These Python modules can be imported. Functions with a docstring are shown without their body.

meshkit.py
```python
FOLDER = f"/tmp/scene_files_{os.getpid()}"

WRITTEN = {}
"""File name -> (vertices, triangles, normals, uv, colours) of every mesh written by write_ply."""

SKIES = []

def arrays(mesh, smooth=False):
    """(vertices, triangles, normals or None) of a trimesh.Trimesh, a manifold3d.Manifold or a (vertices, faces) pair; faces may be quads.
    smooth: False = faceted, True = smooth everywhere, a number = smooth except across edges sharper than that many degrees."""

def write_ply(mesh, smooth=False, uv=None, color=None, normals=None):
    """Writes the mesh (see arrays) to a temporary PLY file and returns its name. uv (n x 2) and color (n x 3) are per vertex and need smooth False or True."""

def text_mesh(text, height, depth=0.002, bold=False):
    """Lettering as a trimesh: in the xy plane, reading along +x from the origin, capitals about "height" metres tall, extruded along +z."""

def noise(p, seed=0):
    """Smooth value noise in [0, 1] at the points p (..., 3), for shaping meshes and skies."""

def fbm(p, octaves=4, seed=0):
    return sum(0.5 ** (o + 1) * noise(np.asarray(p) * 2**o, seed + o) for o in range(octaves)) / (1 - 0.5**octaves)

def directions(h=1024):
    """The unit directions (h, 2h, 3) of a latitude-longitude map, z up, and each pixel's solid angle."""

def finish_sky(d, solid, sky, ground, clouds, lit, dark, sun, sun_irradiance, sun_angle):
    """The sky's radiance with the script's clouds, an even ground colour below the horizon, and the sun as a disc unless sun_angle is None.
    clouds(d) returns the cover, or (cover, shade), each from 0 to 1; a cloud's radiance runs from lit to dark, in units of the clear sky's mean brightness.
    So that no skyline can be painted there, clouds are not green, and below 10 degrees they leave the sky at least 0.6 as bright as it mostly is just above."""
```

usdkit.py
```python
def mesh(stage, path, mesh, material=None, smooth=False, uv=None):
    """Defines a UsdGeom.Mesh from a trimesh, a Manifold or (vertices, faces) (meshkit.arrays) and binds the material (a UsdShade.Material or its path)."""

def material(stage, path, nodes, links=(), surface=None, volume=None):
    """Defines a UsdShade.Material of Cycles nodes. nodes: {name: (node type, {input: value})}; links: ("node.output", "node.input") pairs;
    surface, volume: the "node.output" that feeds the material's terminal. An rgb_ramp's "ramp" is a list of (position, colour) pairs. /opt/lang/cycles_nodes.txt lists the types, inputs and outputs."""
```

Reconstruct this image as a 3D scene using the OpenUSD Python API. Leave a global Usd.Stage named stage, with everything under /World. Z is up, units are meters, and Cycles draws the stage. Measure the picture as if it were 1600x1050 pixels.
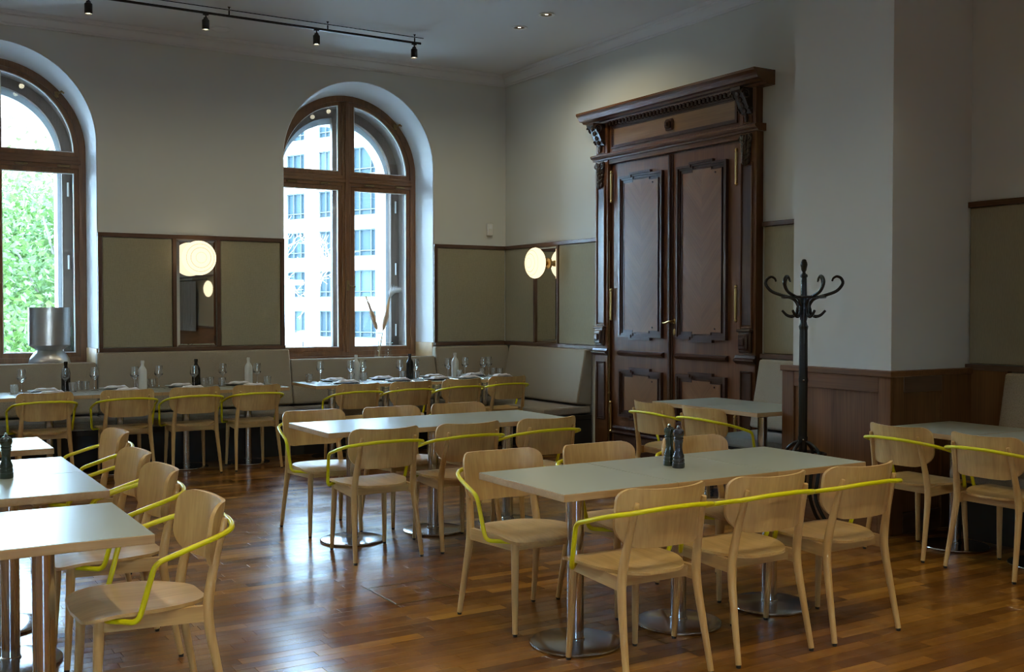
import math, random
import numpy as np, trimesh, usdkit, manifold3d
from manifold3d import Manifold, CrossSection
from shapely.geometry import Polygon, box as sbox
from shapely import affinity
from pxr import Usd, UsdGeom, UsdLux, UsdShade, Gf, Sdf, Vt

random.seed(7)
rng = np.random.default_rng(7)
PI = math.pi
stage = Usd.Stage.CreateInMemory()
UsdGeom.Xform.Define(stage, '/World')
UsdGeom.Scope.Define(stage, '/World/Looks')

# ------------------------------------------------------------------ camera, sky, sun, exposure
EYE = (-6.70824, -11.07601, 1.50407)
YAW, PITCH, FPX = 0.55044, -0.0253, 1681.93
cam = UsdGeom.Camera.Define(stage, '/World/camera')
cam.CreateHorizontalApertureAttr(36.0)
cam.CreateFocalLengthAttr(FPX / 1600 * 36.0)
cam.CreateExposureAttr(0.0)
_f = np.array([math.sin(YAW) * math.cos(PITCH), math.cos(YAW) * math.cos(PITCH), math.sin(PITCH)])
_r = np.array([math.cos(YAW), -math.sin(YAW), 0.0])
_u = np.cross(_r, _f)
cam.AddTransformOp().Set(Gf.Matrix4d(*_r, 0, *_u, 0, *(-_f), 0, *EYE, 1))

SKY_STRENGTH, SUN_STRENGTH = 4.0, 32.0
sky = UsdLux.DomeLight.Define(stage, '/World/sky')
sky.CreateIntensityAttr(1.0)
sun = UsdLux.DistantLight.Define(stage, '/World/sun')
sun.CreateIntensityAttr(SUN_STRENGTH)
sun.CreateAngleAttr(0.53)
sun.CreateColorAttr(Gf.Vec3f(1.0, 0.97, 0.92))
_sd = np.array([0.75, -0.25, 0.80]); _sd /= np.linalg.norm(_sd)          # towards the sun
_sx = np.cross([0, 0, 1.0], _sd); _sx /= np.linalg.norm(_sx); _sy = np.cross(_sd, _sx)
sun.AddTransformOp().Set(Gf.Matrix4d(*_sx, 0, *_sy, 0, *_sd, 0, 0, 0, 50, 1))
LAMP = 2600.0       # spot beams of the recessed downlights
GLOW = 7.0          # their visible lenses
SPOT = 120.0        # radiance of the track spotlights
GLOBE = 1.5         # radiance of the opal wall lamps

# ------------------------------------------------------------------ materials
LK = '/World/Looks/'
def mat(name, nodes, links, surface='p.BSDF'):
    return usdkit.material(stage, LK + name, nodes, links, surface=surface)

def plain(name, col, rough=0.5, metal=0.0, spec=0.5, bump=None, **kw):
    nodes = {'p': ('principled_bsdf', dict(base_color=col, roughness=rough, metallic=metal, specular_ior_level=spec, **kw))}
    links = []
    if bump:
        sc, dist, strength = bump
        nodes.update({'g': ('texture_coordinate', {}), 'n': ('noise_texture', {'scale': sc, 'detail': 4.0}), 'b': ('bump', {'distance': dist, 'strength': strength})})
        links += [('g.object', 'n.vector'), ('n.fac', 'b.height'), ('b.normal', 'p.normal')]
    return mat(name, nodes, links)

def wood(name, stops, axis, rough=0.4, spec=0.5, scale=1.0, bump=0.15, coat=0.0, rot=(0, 0, 0), fine=90.0):
    """Grain along an axis of the object's own space: broad bands with fine pores."""
    s1, s2 = [9.0 * scale] * 3, [fine * scale] * 3
    i = 'xyz'.index(axis)
    s1[i], s2[i] = 0.9 * scale, 3.0 * scale
    nodes = {'t': ('texture_coordinate', {}), 'r': ('mapping', {'rotation': rot}),
             'm1': ('mapping', {'scale': tuple(s1)}), 'm2': ('mapping', {'scale': tuple(s2)}), 'o': ('object_info', {}),
             'n1': ('noise_texture', {'dimensions': '4D', 'scale': 1.0, 'detail': 3.0, 'roughness': 0.55, 'distortion': 0.6}),
             'n2': ('noise_texture', {'dimensions': '4D', 'scale': 1.0, 'detail': 2.0}),
             'ow': ('math', {'math_type': 'multiply', 'value2': 37.0}),
             'a': ('math', {'math_type': 'multiply_add', 'value2': 0.62, 'value3': 0.0}), 'b': ('math', {'math_type': 'multiply_add', 'value2': 0.38}),
             'c': ('rgb_ramp', {'ramp': stops}), 'p': ('principled_bsdf', {'roughness': rough, 'specular_ior_level': spec, 'coat_weight': coat, 'coat_roughness': 0.12}),
             'bp': ('bump', {'distance': 0.0006, 'strength': bump})}
    links = [('t.object', 'r.vector'), ('r.vector', 'm1.vector'), ('r.vector', 'm2.vector'), ('m1.vector', 'n1.vector'), ('m2.vector', 'n2.vector'),
             ('o.random', 'ow.value1'), ('ow.value', 'n1.w'), ('ow.value', 'n2.w'),
             ('n1.fac', 'a.value1'), ('n2.fac', 'b.value1'), ('a.value', 'b.value3'), ('b.value', 'c.fac'), ('c.color', 'p.base_color'),
             ('n2.fac', 'bp.height'), ('bp.normal', 'p.normal')]
    return mat(name, nodes, links)

def fabric(name, c1, c2, scale, rough=0.9, dist=0.001, strength=0.6, aniso=(1, 1, 1)):
    nodes = {'t': ('texture_coordinate', {}), 'm': ('mapping', {'scale': aniso}), 'm2': ('mapping', {'scale': (aniso[2], aniso[1], aniso[0])}),
             'n': ('noise_texture', {'scale': scale, 'detail': 3.0, 'roughness': 0.7}), 'n2': ('noise_texture', {'scale': scale * 0.9, 'detail': 2.0}),
             'x': ('math', {'math_type': 'multiply_add', 'value2': 0.5, 'value3': 0.0}), 'y': ('math', {'math_type': 'multiply_add', 'value2': 0.5}),
             'c': ('rgb_ramp', {'ramp': [(0.3, c1), (0.7, c2)]}),
             'p': ('principled_bsdf', {'roughness': rough, 'specular_ior_level': 0.15, 'sheen_weight': 0.1}), 'b': ('bump', {'distance': dist, 'strength': strength})}
    links = [('t.object', 'm.vector'), ('m.vector', 'n.vector'), ('t.object', 'm2.vector'), ('m2.vector', 'n2.vector'), ('n.fac', 'x.value1'), ('n2.fac', 'y.value1'), ('x.value', 'y.value3'),
             ('y.value', 'c.fac'), ('c.color', 'p.base_color'), ('y.value', 'b.height'), ('b.normal', 'p.normal')]
    return mat(name, nodes, links)

def emitter(name, col, strength):
    return mat(name, {'e': ('emission', {'color': col, 'strength': strength})}, [], 'e.emission')

M = {}
M['plaster'] = plain('plaster', (0.59, 0.582, 0.522), 0.85, spec=0.2, bump=(60.0, 0.0008, 0.25))
M['ceiling'] = plain('ceiling_paint', (0.64, 0.63, 0.61), 0.8, spec=0.2, bump=(40.0, 0.0006, 0.2))
M['reveal'] = plain('reveal_paint', (0.74, 0.75, 0.75), 0.75, spec=0.25, bump=(50.0, 0.0006, 0.2))
M['panel'] = fabric('panel_fabric', (0.25, 0.218, 0.135), (0.34, 0.298, 0.19), 420.0, aniso=(0.08, 1, 1), dist=0.0006, strength=0.5)
M['bench'] = fabric('bench_tweed', (0.175, 0.140, 0.090), (0.45, 0.375, 0.265), 230.0, dist=0.0015, strength=0.6)
M['bench_seat'] = fabric('bench_seat_tweed', (0.21, 0.18, 0.13), (0.44, 0.385, 0.30), 230.0, dist=0.0015)
M['trim'] = wood('walnut_trim', [(0.3, (0.055, 0.026, 0.013)), (0.7, (0.13, 0.065, 0.032))], 'x', 0.4)
M['trim_y'] = wood('walnut_trim_y', [(0.3, (0.055, 0.026, 0.013)), (0.7, (0.13, 0.065, 0.032))], 'y', 0.38)
M['trim_z'] = wood('walnut_trim_z', [(0.3, (0.055, 0.026, 0.013)), (0.7, (0.13, 0.065, 0.032))], 'z', 0.4)
M['wain'] = wood('wainscot_oak', [(0.28, (0.088, 0.036, 0.011)), (0.72, (0.225, 0.100, 0.034))], 'z', 0.5, spec=0.25)
M['wain_y'] = wood('wainscot_oak_y', [(0.28, (0.088, 0.036, 0.011)), (0.72, (0.225, 0.100, 0.034))], 'y', 0.5, spec=0.25)
M['winframe'] = wood('window_oak', [(0.3, (0.105, 0.042, 0.014)), (0.72, (0.26, 0.115, 0.040))], 'z', 0.35)
M['winframe_x'] = wood('window_oak_x', [(0.3, (0.105, 0.042, 0.014)), (0.72, (0.26, 0.115, 0.040))], 'x', 0.35)
M['outerframe'] = wood('outer_window_wood', [(0.3, (0.065, 0.043, 0.030)), (0.72, (0.13, 0.088, 0.062))], 'z', 0.5)
M['putty'] = plain('putty_white', (0.75, 0.76, 0.76), 0.5)
M['stone'] = plain('outer_reveal_stone', (0.34, 0.35, 0.35), 0.85, bump=(25.0, 0.002, 0.5))
DOORC = [(0.25, (0.060, 0.021, 0.008)), (0.55, (0.130, 0.049, 0.017)), (0.8, (0.205, 0.086, 0.032))]
M['door'] = wood('door_walnut', DOORC, 'z', 0.3, spec=0.35, coat=0.12)
M['door_y'] = wood('door_walnut_y', DOORC, 'y', 0.3, spec=0.35, coat=0.12)
M['door_dark'] = wood('door_walnut_dark', [(0.25, (0.026, 0.011, 0.007)), (0.8, (0.075, 0.032, 0.018))], 'y', 0.25, coat=0.4)
M['door_dark_z'] = wood('door_walnut_dark_z', [(0.25, (0.026, 0.011, 0.007)), (0.8, (0.075, 0.032, 0.018))], 'z', 0.25, coat=0.4)
BURL = [(0.25, (0.125, 0.052, 0.020)), (0.55, (0.185, 0.083, 0.032)), (0.8, (0.245, 0.115, 0.046))]
M['burl_a'] = wood('book_matched_veneer_a', BURL, 'z', 0.28, spec=0.35, coat=0.12, rot=(0.75, 0, 0))
M['burl_b'] = wood('book_matched_veneer_b', BURL, 'z', 0.28, spec=0.35, coat=0.12, rot=(-0.75, 0, 0))
M['frieze'] = wood('frieze_veneer', [(0.28, (0.095, 0.046, 0.016)), (0.78, (0.21, 0.110, 0.042))], 'y', 0.3, coat=0.3)
M['carved'] = plain('carved_dark_walnut', (0.030, 0.016, 0.010), 0.28, coat_weight=0.4, coat_roughness=0.15)
M['brass'] = plain('brass', (0.55, 0.36, 0.13), 0.28, 1.0, bump=(120.0, 0.0004, 0.2))
M['brass_dark'] = plain('old_brass', (0.32, 0.21, 0.09), 0.35, 1.0)
OAK = [(0.25, (0.40, 0.225, 0.072)), (0.55, (0.57, 0.355, 0.128)), (0.8, (0.70, 0.475, 0.195))]
M['oak_z'] = wood('light_oak_z', OAK, 'z', 0.42, scale=1.3, fine=60)
M['oak_y'] = wood('light_oak_y', OAK, 'y', 0.42, scale=1.3, fine=60)
M['oak_x'] = wood('light_oak_x', OAK, 'x', 0.42, scale=1.3, fine=60)
M['oak_edge'] = wood('birch_edge', [(0.3, (0.38, 0.225, 0.09)), (0.75, (0.56, 0.36, 0.165))], 'x', 0.45)
M['yellow'] = plain('yellow_lacquer', (0.66, 0.60, 0.004), 0.3, spec=0.5)
M['laminate'] = plain('grey_green_laminate', (0.335, 0.345, 0.270), 0.26, spec=0.6, bump=(300.0, 0.0002, 0.15))
M['rubber'] = plain('black_rubber', (0.015, 0.015, 0.015), 0.6)
M['steel'] = plain('brushed_steel_tube', (0.60, 0.62, 0.64), 0.13, 1.0)
M['steel_disc'] = mat('spun_steel_disc', {'t': ('tangent', {'direction_type': 'radial', 'axis': 'z'}), 'p': ('principled_bsdf', {'base_color': (0.56, 0.55, 0.54), 'metallic': 1.0, 'roughness': 0.16, 'anisotropic': 0.7})},
                      [('t.tangent', 'p.tangent')])
M['black'] = plain('black_metal', (0.012, 0.012, 0.012), 0.35)
M['blackwood'] = plain('black_lacquered_bentwood', (0.006, 0.007, 0.006), 0.2, spec=0.4, coat_weight=0.3, coat_roughness=0.08)
M['chrome'] = plain('polished_steel', (0.72, 0.72, 0.72), 0.1, 1.0)
M['mirror'] = plain('mirror_silver', (0.86, 0.88, 0.87), 0.015, 1.0)
M['alu'] = mat('spun_aluminium', {'t': ('tangent', {'direction_type': 'radial', 'axis': 'z'}), 'p': ('principled_bsdf', {'base_color': (0.52, 0.51, 0.49), 'metallic': 1.0, 'roughness': 0.3, 'anisotropic': 0.6})}, [('t.tangent', 'p.tangent')])
M['plastic'] = plain('white_plastic', (0.72, 0.71, 0.66), 0.45)
M['mill'] = plain('dark_green_lacquer', (0.010, 0.020, 0.011), 0.16, spec=0.6, coat_weight=0.6, coat_roughness=0.06)
M['mill_b'] = plain('black_lacquer', (0.008, 0.009, 0.012), 0.14, spec=0.6, coat_weight=0.6, coat_roughness=0.06)
M['glass'] = mat('clear_glass', {'a': ('glass_bsdf', {'color': (0.99, 1, 1), 'roughness': 0.0, 'IOR': 1.5}), 'b': ('glossy_bsdf', {'color': (0.95, 0.97, 1.0), 'roughness': 0.12}), 'm': ('mix_closure', {'fac': 0.13})}, [('a.BSDF', 'm.closure1'), ('b.BSDF', 'm.closure2')], 'm.closure')
M['pane'] = mat('window_pane', {'f': ('fresnel', {'IOR': 1.45}), 't': ('transparent_bsdf', {'color': (0.97, 0.985, 0.98)}), 'g': ('glossy_bsdf', {'color': (0.9, 0.9, 0.9), 'roughness': 0.0}), 'm': ('mix_closure', {})},
                [('f.fac', 'm.fac'), ('t.BSDF', 'm.closure1'), ('g.BSDF', 'm.closure2')], 'm.closure')
M['thin_glass'] = mat('thin_clear_glass', {'t': ('transparent_bsdf', {'color': (0.97, 0.985, 0.985)}), 'g': ('glossy_bsdf', {'color': (1, 1, 1), 'roughness': 0.03}), 'm': ('mix_closure', {'fac': 0.07})},
                [('t.BSDF', 'm.closure1'), ('g.BSDF', 'm.closure2')], 'm.closure')
M['darkbottle'] = plain('black_bottle_glass', (0.004, 0.005, 0.006), 0.07, spec=0.6)
M['whitebottle'] = plain('frosted_bottle', (0.74, 0.72, 0.64), 0.25, transmission_weight=0.2, ior=1.45)
M['plate'] = plain('grey_stoneware', (0.27, 0.265, 0.25), 0.35)
M['napkin'] = plain('napkin_linen', (0.80, 0.74, 0.70), 0.85, bump=(90.0, 0.0006, 0.4))
M['curtain'] = fabric('curtain_grey', (0.20, 0.22, 0.22), (0.30, 0.32, 0.32), 120.0)
M['pampas'] = plain('pampas_plume', (0.66, 0.46, 0.28), 0.9)
M['pampas_white'] = plain('pale_plume', (0.82, 0.82, 0.80), 0.9)
M['stalk'] = plain('dry_stalk', (0.42, 0.30, 0.15), 0.7)
M['plinth'] = plain('black_plinth', (0.020, 0.018, 0.017), 0.6)
WARM = (1.0, 0.925, 0.66)
M['lamp_on'] = emitter('downlight_glow', WARM, GLOW)
M['spot_on'] = emitter('spot_glow', WARM, SPOT)
M['globe'] = emitter('opal_glow', (1.0, 0.82, 0.52), GLOBE)
M['globe_dim'] = emitter('opal_glow_thick', (1.0, 0.79, 0.47), GLOBE * 0.62)
M['globe_mid'] = emitter('opal_glow_medium', (1.0, 0.81, 0.50), GLOBE * 0.75)
# floor: every plank carries its own tone
def floor_mat(name):
    nodes = {'a': ('attribute', {}), 'g': ('geometry', {}), 'm': ('mapping', {'scale': (2.2, 42.0, 1.0)}), 'm2': ('mapping', {'scale': (9.0, 260.0, 1.0)}),
             'n': ('noise_texture', {'dimensions': '4D', 'scale': 1.0, 'detail': 3.0, 'distortion': 0.5}), 'n2': ('noise_texture', {'scale': 1.0, 'detail': 2.0}),
             'w': ('math', {'math_type': 'multiply', 'value2': 90.0}),
             'x': ('math', {'math_type': 'multiply_add', 'value2': 0.30, 'value3': 0.0}), 'y': ('math', {'math_type': 'multiply_add', 'value2': 0.12}), 'z': ('math', {'math_type': 'multiply_add', 'value2': 0.58}),
             'c': ('rgb_ramp', {'ramp': [(0.12, (0.042, 0.012, 0.002)), (0.40, (0.130, 0.046, 0.006)), (0.64, (0.25, 0.102, 0.012)), (0.88, (0.42, 0.195, 0.028))]}),
             'sm': ('mapping', {'scale': (0.7, 0.7, 1.0)}), 'sn': ('noise_texture', {'scale': 3.0, 'detail': 5.0}), 'rr': ('map_range', {'from_min': 0.3, 'from_max': 0.7, 'to_min': 0.17, 'to_max': 0.28, 'clamp': True}),
             'p': ('principled_bsdf', {'specular_ior_level': 0.75}), 'b': ('bump', {'distance': 0.0008, 'strength': 0.10})}
    links = [('a.fac', 'w.value1'), ('w.value', 'n.w'), ('g.position', 'm.vector'), ('g.position', 'm2.vector'), ('m.vector', 'n.vector'), ('m2.vector', 'n2.vector'),
             ('n.fac', 'x.value1'), ('n2.fac', 'y.value1'), ('x.value', 'y.value3'), ('a.fac', 'z.value1'), ('y.value', 'z.value3'), ('z.value', 'c.fac'), ('c.color', 'p.base_color'),
             ('g.position', 'sn.vector'), ('sn.fac', 'rr.value'), ('rr.result', 'p.roughness'), ('n2.fac', 'b.height'), ('b.normal', 'p.normal')]
    m = mat(name, nodes, links)
    s = UsdShade.Shader.Get(stage, LK + name + '/a')
    s.CreateInput('attribute', Sdf.ValueTypeNames.Token).Set('tone')
    return m
M['floor'] = floor_mat('parquet')
# outside
M['facade'] = plain('white_render', (0.86, 0.86, 0.85), 0.9)
M['facade_glass'] = plain('facade_glass', (0.022, 0.035, 0.041), 0.35, spec=0.08)
M['facade_glass_b'] = plain('facade_glass_blinds', (0.042, 0.060, 0.068), 0.5, spec=0.08)
M['facade_frame'] = plain('facade_window_frame', (0.06, 0.075, 0.08), 0.6, spec=0.1)
M['asphalt'] = plain('pale_paving', (0.55, 0.55, 0.54), 0.9, bump=(2.0, 0.01, 0.3))
M['bark'] = plain('bark', (0.16, 0.13, 0.10), 0.9, bump=(20.0, 0.01, 0.6))
M['palebark'] = plain('pale_bark', (0.80, 0.80, 0.78), 0.9)
M['hedge'] = plain('pale_wall', (0.20, 0.24, 0.27), 0.9)
def leafmat(name, a, b):
    nodes = {'g': ('geometry', {}), 'c': ('rgb_ramp', {'ramp': [(0.0, a), (1.0, b)]}), 'd': ('principled_bsdf', {'roughness': 0.5, 'specular_ior_level': 0.4}), 't': ('translucent_bsdf', {}), 'm': ('mix_closure', {'fac': 0.4})}
    return mat(name, nodes, [('g.random_per_island', 'c.fac'), ('c.color', 'd.base_color'), ('c.color', 't.color'), ('d.BSDF', 'm.closure1'), ('t.BSDF', 'm.closure2')], 'm.closure')
M['leaf'] = leafmat('plane_tree_leaf', (0.055, 0.10, 0.022), (0.52, 0.50, 0.30))
M['leaf_b'] = leafmat('bush_leaf', (0.06, 0.11, 0.022), (0.45, 0.46, 0.25))
M['palm'] = plain('palm_leaf', (0.04, 0.06, 0.03), 0.5)
_skyn = {'s': ('sky_texture', {'sky_type': 'multiple_scattering', 'sun_disc': False, 'sun_elevation': math.asin(_sd[2]), 'sun_rotation': 1.9, 'air_density': 1.0, 'aerosol_density': 1.6}),
         't': ('texture_coordinate', {}), 'mp': ('mapping', {'scale': (1.6, 1.6, 4.0)}), 'n': ('noise_texture', {'scale': 1.5, 'detail': 6.0, 'roughness': 0.6}),
         'r': ('rgb_ramp', {'ramp': [(0.30, (0, 0, 0)), (0.62, (1, 1, 1))]}), 'mx': ('mix', {'mix_type': 'mix', 'color2': (5.4, 7.8, 10.6)}), 'b': ('background_shader', {'strength': SKY_STRENGTH})}
_skym = usdkit.material(stage, LK + 'sky', _skyn, [('t.generated', 'mp.vector'), ('mp.vector', 'n.vector'), ('n.fac', 'r.fac'), ('r.color', 'mx.fac'), ('s.color', 'mx.color1'), ('mx.color', 'b.color')], surface='b.background')
UsdShade.MaterialBindingAPI.Apply(sky.GetPrim()).Bind(_skym)

# ------------------------------------------------------------------ prim helpers
_used = {}
def numbered(parent, name):
    k = (str(parent), name)
    n = _used.get(k, 0); _used[k] = n + 1
    return f'{parent}/{name}' + (f'_{n:03d}' if n else '')
def pth(parent):
    return '/World' if parent is None else (parent if isinstance(parent, str) else str(parent.GetPath()))
def data(prim, **kw):
    for k, v in kw.items():
        if v: prim.SetCustomDataByKey(k, v)
    return prim
def obj(name, mesh, m, parent=None, smooth=False, **kw):
    g = usdkit.mesh(stage, numbered(pth(parent), name), mesh, M[m] if isinstance(m, str) else m, smooth=smooth)
    return data(g.GetPrim(), **kw)
def place(prim, loc, rotz=0.0):
    x = UsdGeom.Xformable(prim)
    x.AddTranslateOp().Set(Gf.Vec3d(*map(float, loc)))
    x.AddRotateZOp().Set(float(math.degrees(rotz)))
def thing(name, label, cat, loc=(0, 0, 0), rotz=0.0, group=None, kind=None):
    p = UsdGeom.Xform.Define(stage, numbered('/World', name)).GetPrim()
    place(p, loc, rotz)
    return data(p, label=label, category=cat, group=group, kind=kind)
def dup(src, loc, rotz, label, group=None):
    was = src.GetCustomData()
    base = str(src.GetName())
    p = thing(base, label, was['category'], loc, rotz, group or was.get('group'), was.get('kind'))
    p.GetReferences().AddInternalReference(src.GetPath())
    p.SetInstanceable(True)
    return p
class Kind:
    """The first call places the prototype itself, every later one a reference to it."""
    def __init__(self, build): self.build, self.proto = build, None
    def __call__(self, loc, rotz, label, group=None):
        if self.proto is None:
            self.proto = self.build(loc, rotz, label, group); return self.proto
        return dup(self.proto, loc, rotz, label, group)

# ------------------------------------------------------------------ mesh helpers
cat = trimesh.util.concatenate
def bx(x0, x1, y0, y1, z0, z1, bev=0.0):
    x0, x1 = min(x0, x1), max(x0, x1); y0, y1 = min(y0, y1), max(y0, y1); z0, z1 = min(z0, z1), max(z0, z1)
    if bev <= 0:
        return trimesh.creation.box(bounds=[[x0, y0, z0], [x1, y1, z1]])
    b = min(bev, (x1 - x0) * .45, (y1 - y0) * .45, (z1 - z0) * .45)
    pts = []
    for X, sx in ((x0, 1), (x1, -1)):
        for Y, sy in ((y0, 1), (y1, -1)):
            for Z, sz in ((z0, 1), (z1, -1)):
                pts += [(X, Y + sy * b, Z + sz * b), (X + sx * b, Y, Z + sz * b), (X + sx * b, Y + sy * b, Z)]
    return trimesh.convex.convex_hull(np.array(pts))
def hull_box(xy, z0, z1): return trimesh.convex.convex_hull(np.array([(x, y, z) for x, y in xy for z in (z0, z1)]))
def from_manifold(m):
    a = m.to_mesh(); return trimesh.Trimesh(a.vert_properties[:, :3], a.tri_verts, process=False)
def rhull(pts, r, seg=16):
    s = Manifold.sphere(r, seg)
    return from_manifold(Manifold.batch_hull([s.translate(tuple(map(float, p))) for p in pts]))
def hullpts(pts):
    return Manifold.hull_points(np.asarray(pts, float))
def lathe(prof, seg=32, cap=True):
    """Profile [(r, z)...] about z; r = 0 closes a pole."""
    v, f = [], []
    idx = []
    for r, z in prof:
        if r <= 1e-6:
            idx.append([len(v)]); v.append((0, 0, z))
        else:
            idx.append(list(range(len(v), len(v) + seg)))
            v += [(r * math.cos(2 * PI * k / seg), r * math.sin(2 * PI * k / seg), z) for k in range(seg)]
    for a, b in zip(idx, idx[1:]):
        for k in range(seg):
            k2 = (k + 1) % seg
            if len(a) == 1 and len(b) == 1: continue
            if len(a) == 1: f.append((a[0], b[k2], b[k]))
            elif len(b) == 1: f.append((a[k], a[k2], b[0]))
            else: f += [(a[k], a[k2], b[k2]), (a[k], b[k2], b[k])]
    m = trimesh.Trimesh(np.array(v), np.array(f), process=False)
    return m
def tube(pts, rad, n=10, caps=True, closed=False):
    p = np.asarray(pts, float); N = len(p)
    rad = np.broadcast_to(np.asarray(rad, float), (N,))
    if closed: tang = np.roll(p, -1, 0) - np.roll(p, 1, 0)
    else: tang = np.gradient(p, axis=0)
    tang /= np.linalg.norm(tang, axis=1)[:, None] + 1e-12
    ref = np.array([0, 0, 1.0]) if abs(tang[0][2]) < .9 else np.array([1.0, 0, 0])
    a = np.cross(tang[0], ref); a /= np.linalg.norm(a)
    v, f = [], []
    for i in range(N):
        a = a - tang[i] * (a @ tang[i]); a /= np.linalg.norm(a) + 1e-12
        b = np.cross(tang[i], a)
        for k in range(n):
            t = 2 * PI * k / n
            v.append(p[i] + rad[i] * (math.cos(t) * a + math.sin(t) * b))
    for i in range(N if closed else N - 1):
        j = (i + 1) % N
        for k in range(n):
            k2 = (k + 1) % n
            f += [(i * n + k, i * n + k2, j * n + k2), (i * n + k, j * n + k2, j * n + k)]
    if caps and not closed:
        c0, c1 = len(v), len(v) + 1
        v += [p[0] - tang[0] * rad[0] * .25, p[-1] + tang[-1] * rad[-1] * .25]
        for k in range(n):
            k2 = (k + 1) % n
            f += [(c0, k2, k), (c1, (N - 1) * n + k, (N - 1) * n + k2)]
    return trimesh.Trimesh(np.array(v), np.array(f), process=False)
def spline(pts, n=8):
    p = np.asarray(pts, float); q = np.vstack([2 * p[0] - p[1], p, 2 * p[-1] - p[-2]]); out = []
    for i in range(1, len(q) - 2):
        a, b, c, d = q[i - 1:i + 3]
        for t in np.linspace(0, 1, n, endpoint=False):
            out.append(.5 * ((2 * b) + (c - a) * t + (2 * a - 5 * b + 4 * c - d) * t * t + (3 * b - a - 3 * c + d) * t ** 3))
    return np.array(out + [p[-1]])
def fillet(pts, r, n=6):
    p = [np.asarray(x, float) for x in pts]; out = [p[0]]
    for a, b, c in zip(p, p[1:], p[2:]):
        u, w = a - b, c - b
        ru = min(r, .45 * np.linalg.norm(u), .45 * np.linalg.norm(w))
        s, e = b + u / np.linalg.norm(u) * ru, b + w / np.linalg.norm(w) * ru
        for t in np.linspace(0, 1, n):
            out.append((1 - t) ** 2 * s + 2 * t * (1 - t) * b + t * t * e)
    return np.array(out + [p[-1]])
def grid_solid(top, bot):
    """Solid between two grids of points (n, m, 3) that share their layout."""
    n, m, _ = top.shape
    v = np.vstack([top.reshape(-1, 3), bot.reshape(-1, 3)]); o = n * m; f = []
    I = lambda i, j: i * m + j
    for i in range(n - 1):
        for j in range(m - 1):
            a, b, c, d = I(i, j), I(i + 1, j), I(i + 1, j + 1), I(i, j + 1)
            f += [(a, b, c), (a, c, d), (o + a, o + c, o + b), (o + a, o + d, o + c)]
    rim = [I(i, 0) for i in range(n)] + [I(n - 1, j) for j in range(1, m)] + [I(i, m - 1) for i in range(n - 2, -1, -1)] + [I(0, j) for j in range(m - 2, 0, -1)]
    for a, b in zip(rim, rim[1:] + rim[:1]):
        f += [(a, o + a, o + b), (a, o + b, b)]
    t = trimesh.Trimesh(v, np.array(f), process=False)
    if t.volume < 0: t.invert()
    return t
def ext(poly, d0, d1):
    """Shapely polygon in (a, z) extruded; returns vertices as (a, depth, z)."""
    m = trimesh.creation.extrude_polygon(poly, d1 - d0, engine='earcut')
    v = m.vertices.copy()
    m.vertices = np.c_[v[:, 0], v[:, 2] + d0, v[:, 1]]
    m.invert()
    return m
def on_wall_b(m):
    """(s, depth, z) -> the door wall: x = -depth, y = -s."""
    v = m.vertices.copy(); m.vertices = np.c_[-v[:, 1], -v[:, 0], v[:, 2]]
    if m.volume < 0: m.invert()
    return m
def arch(cx, hw, z0, zs, n=32):
    a = np.linspace(0, PI, n + 1)
    return [(cx + hw, z0)] + [(cx + hw * math.cos(t), zs + hw * math.sin(t)) for t in a] + [(cx - hw, z0)]

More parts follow.
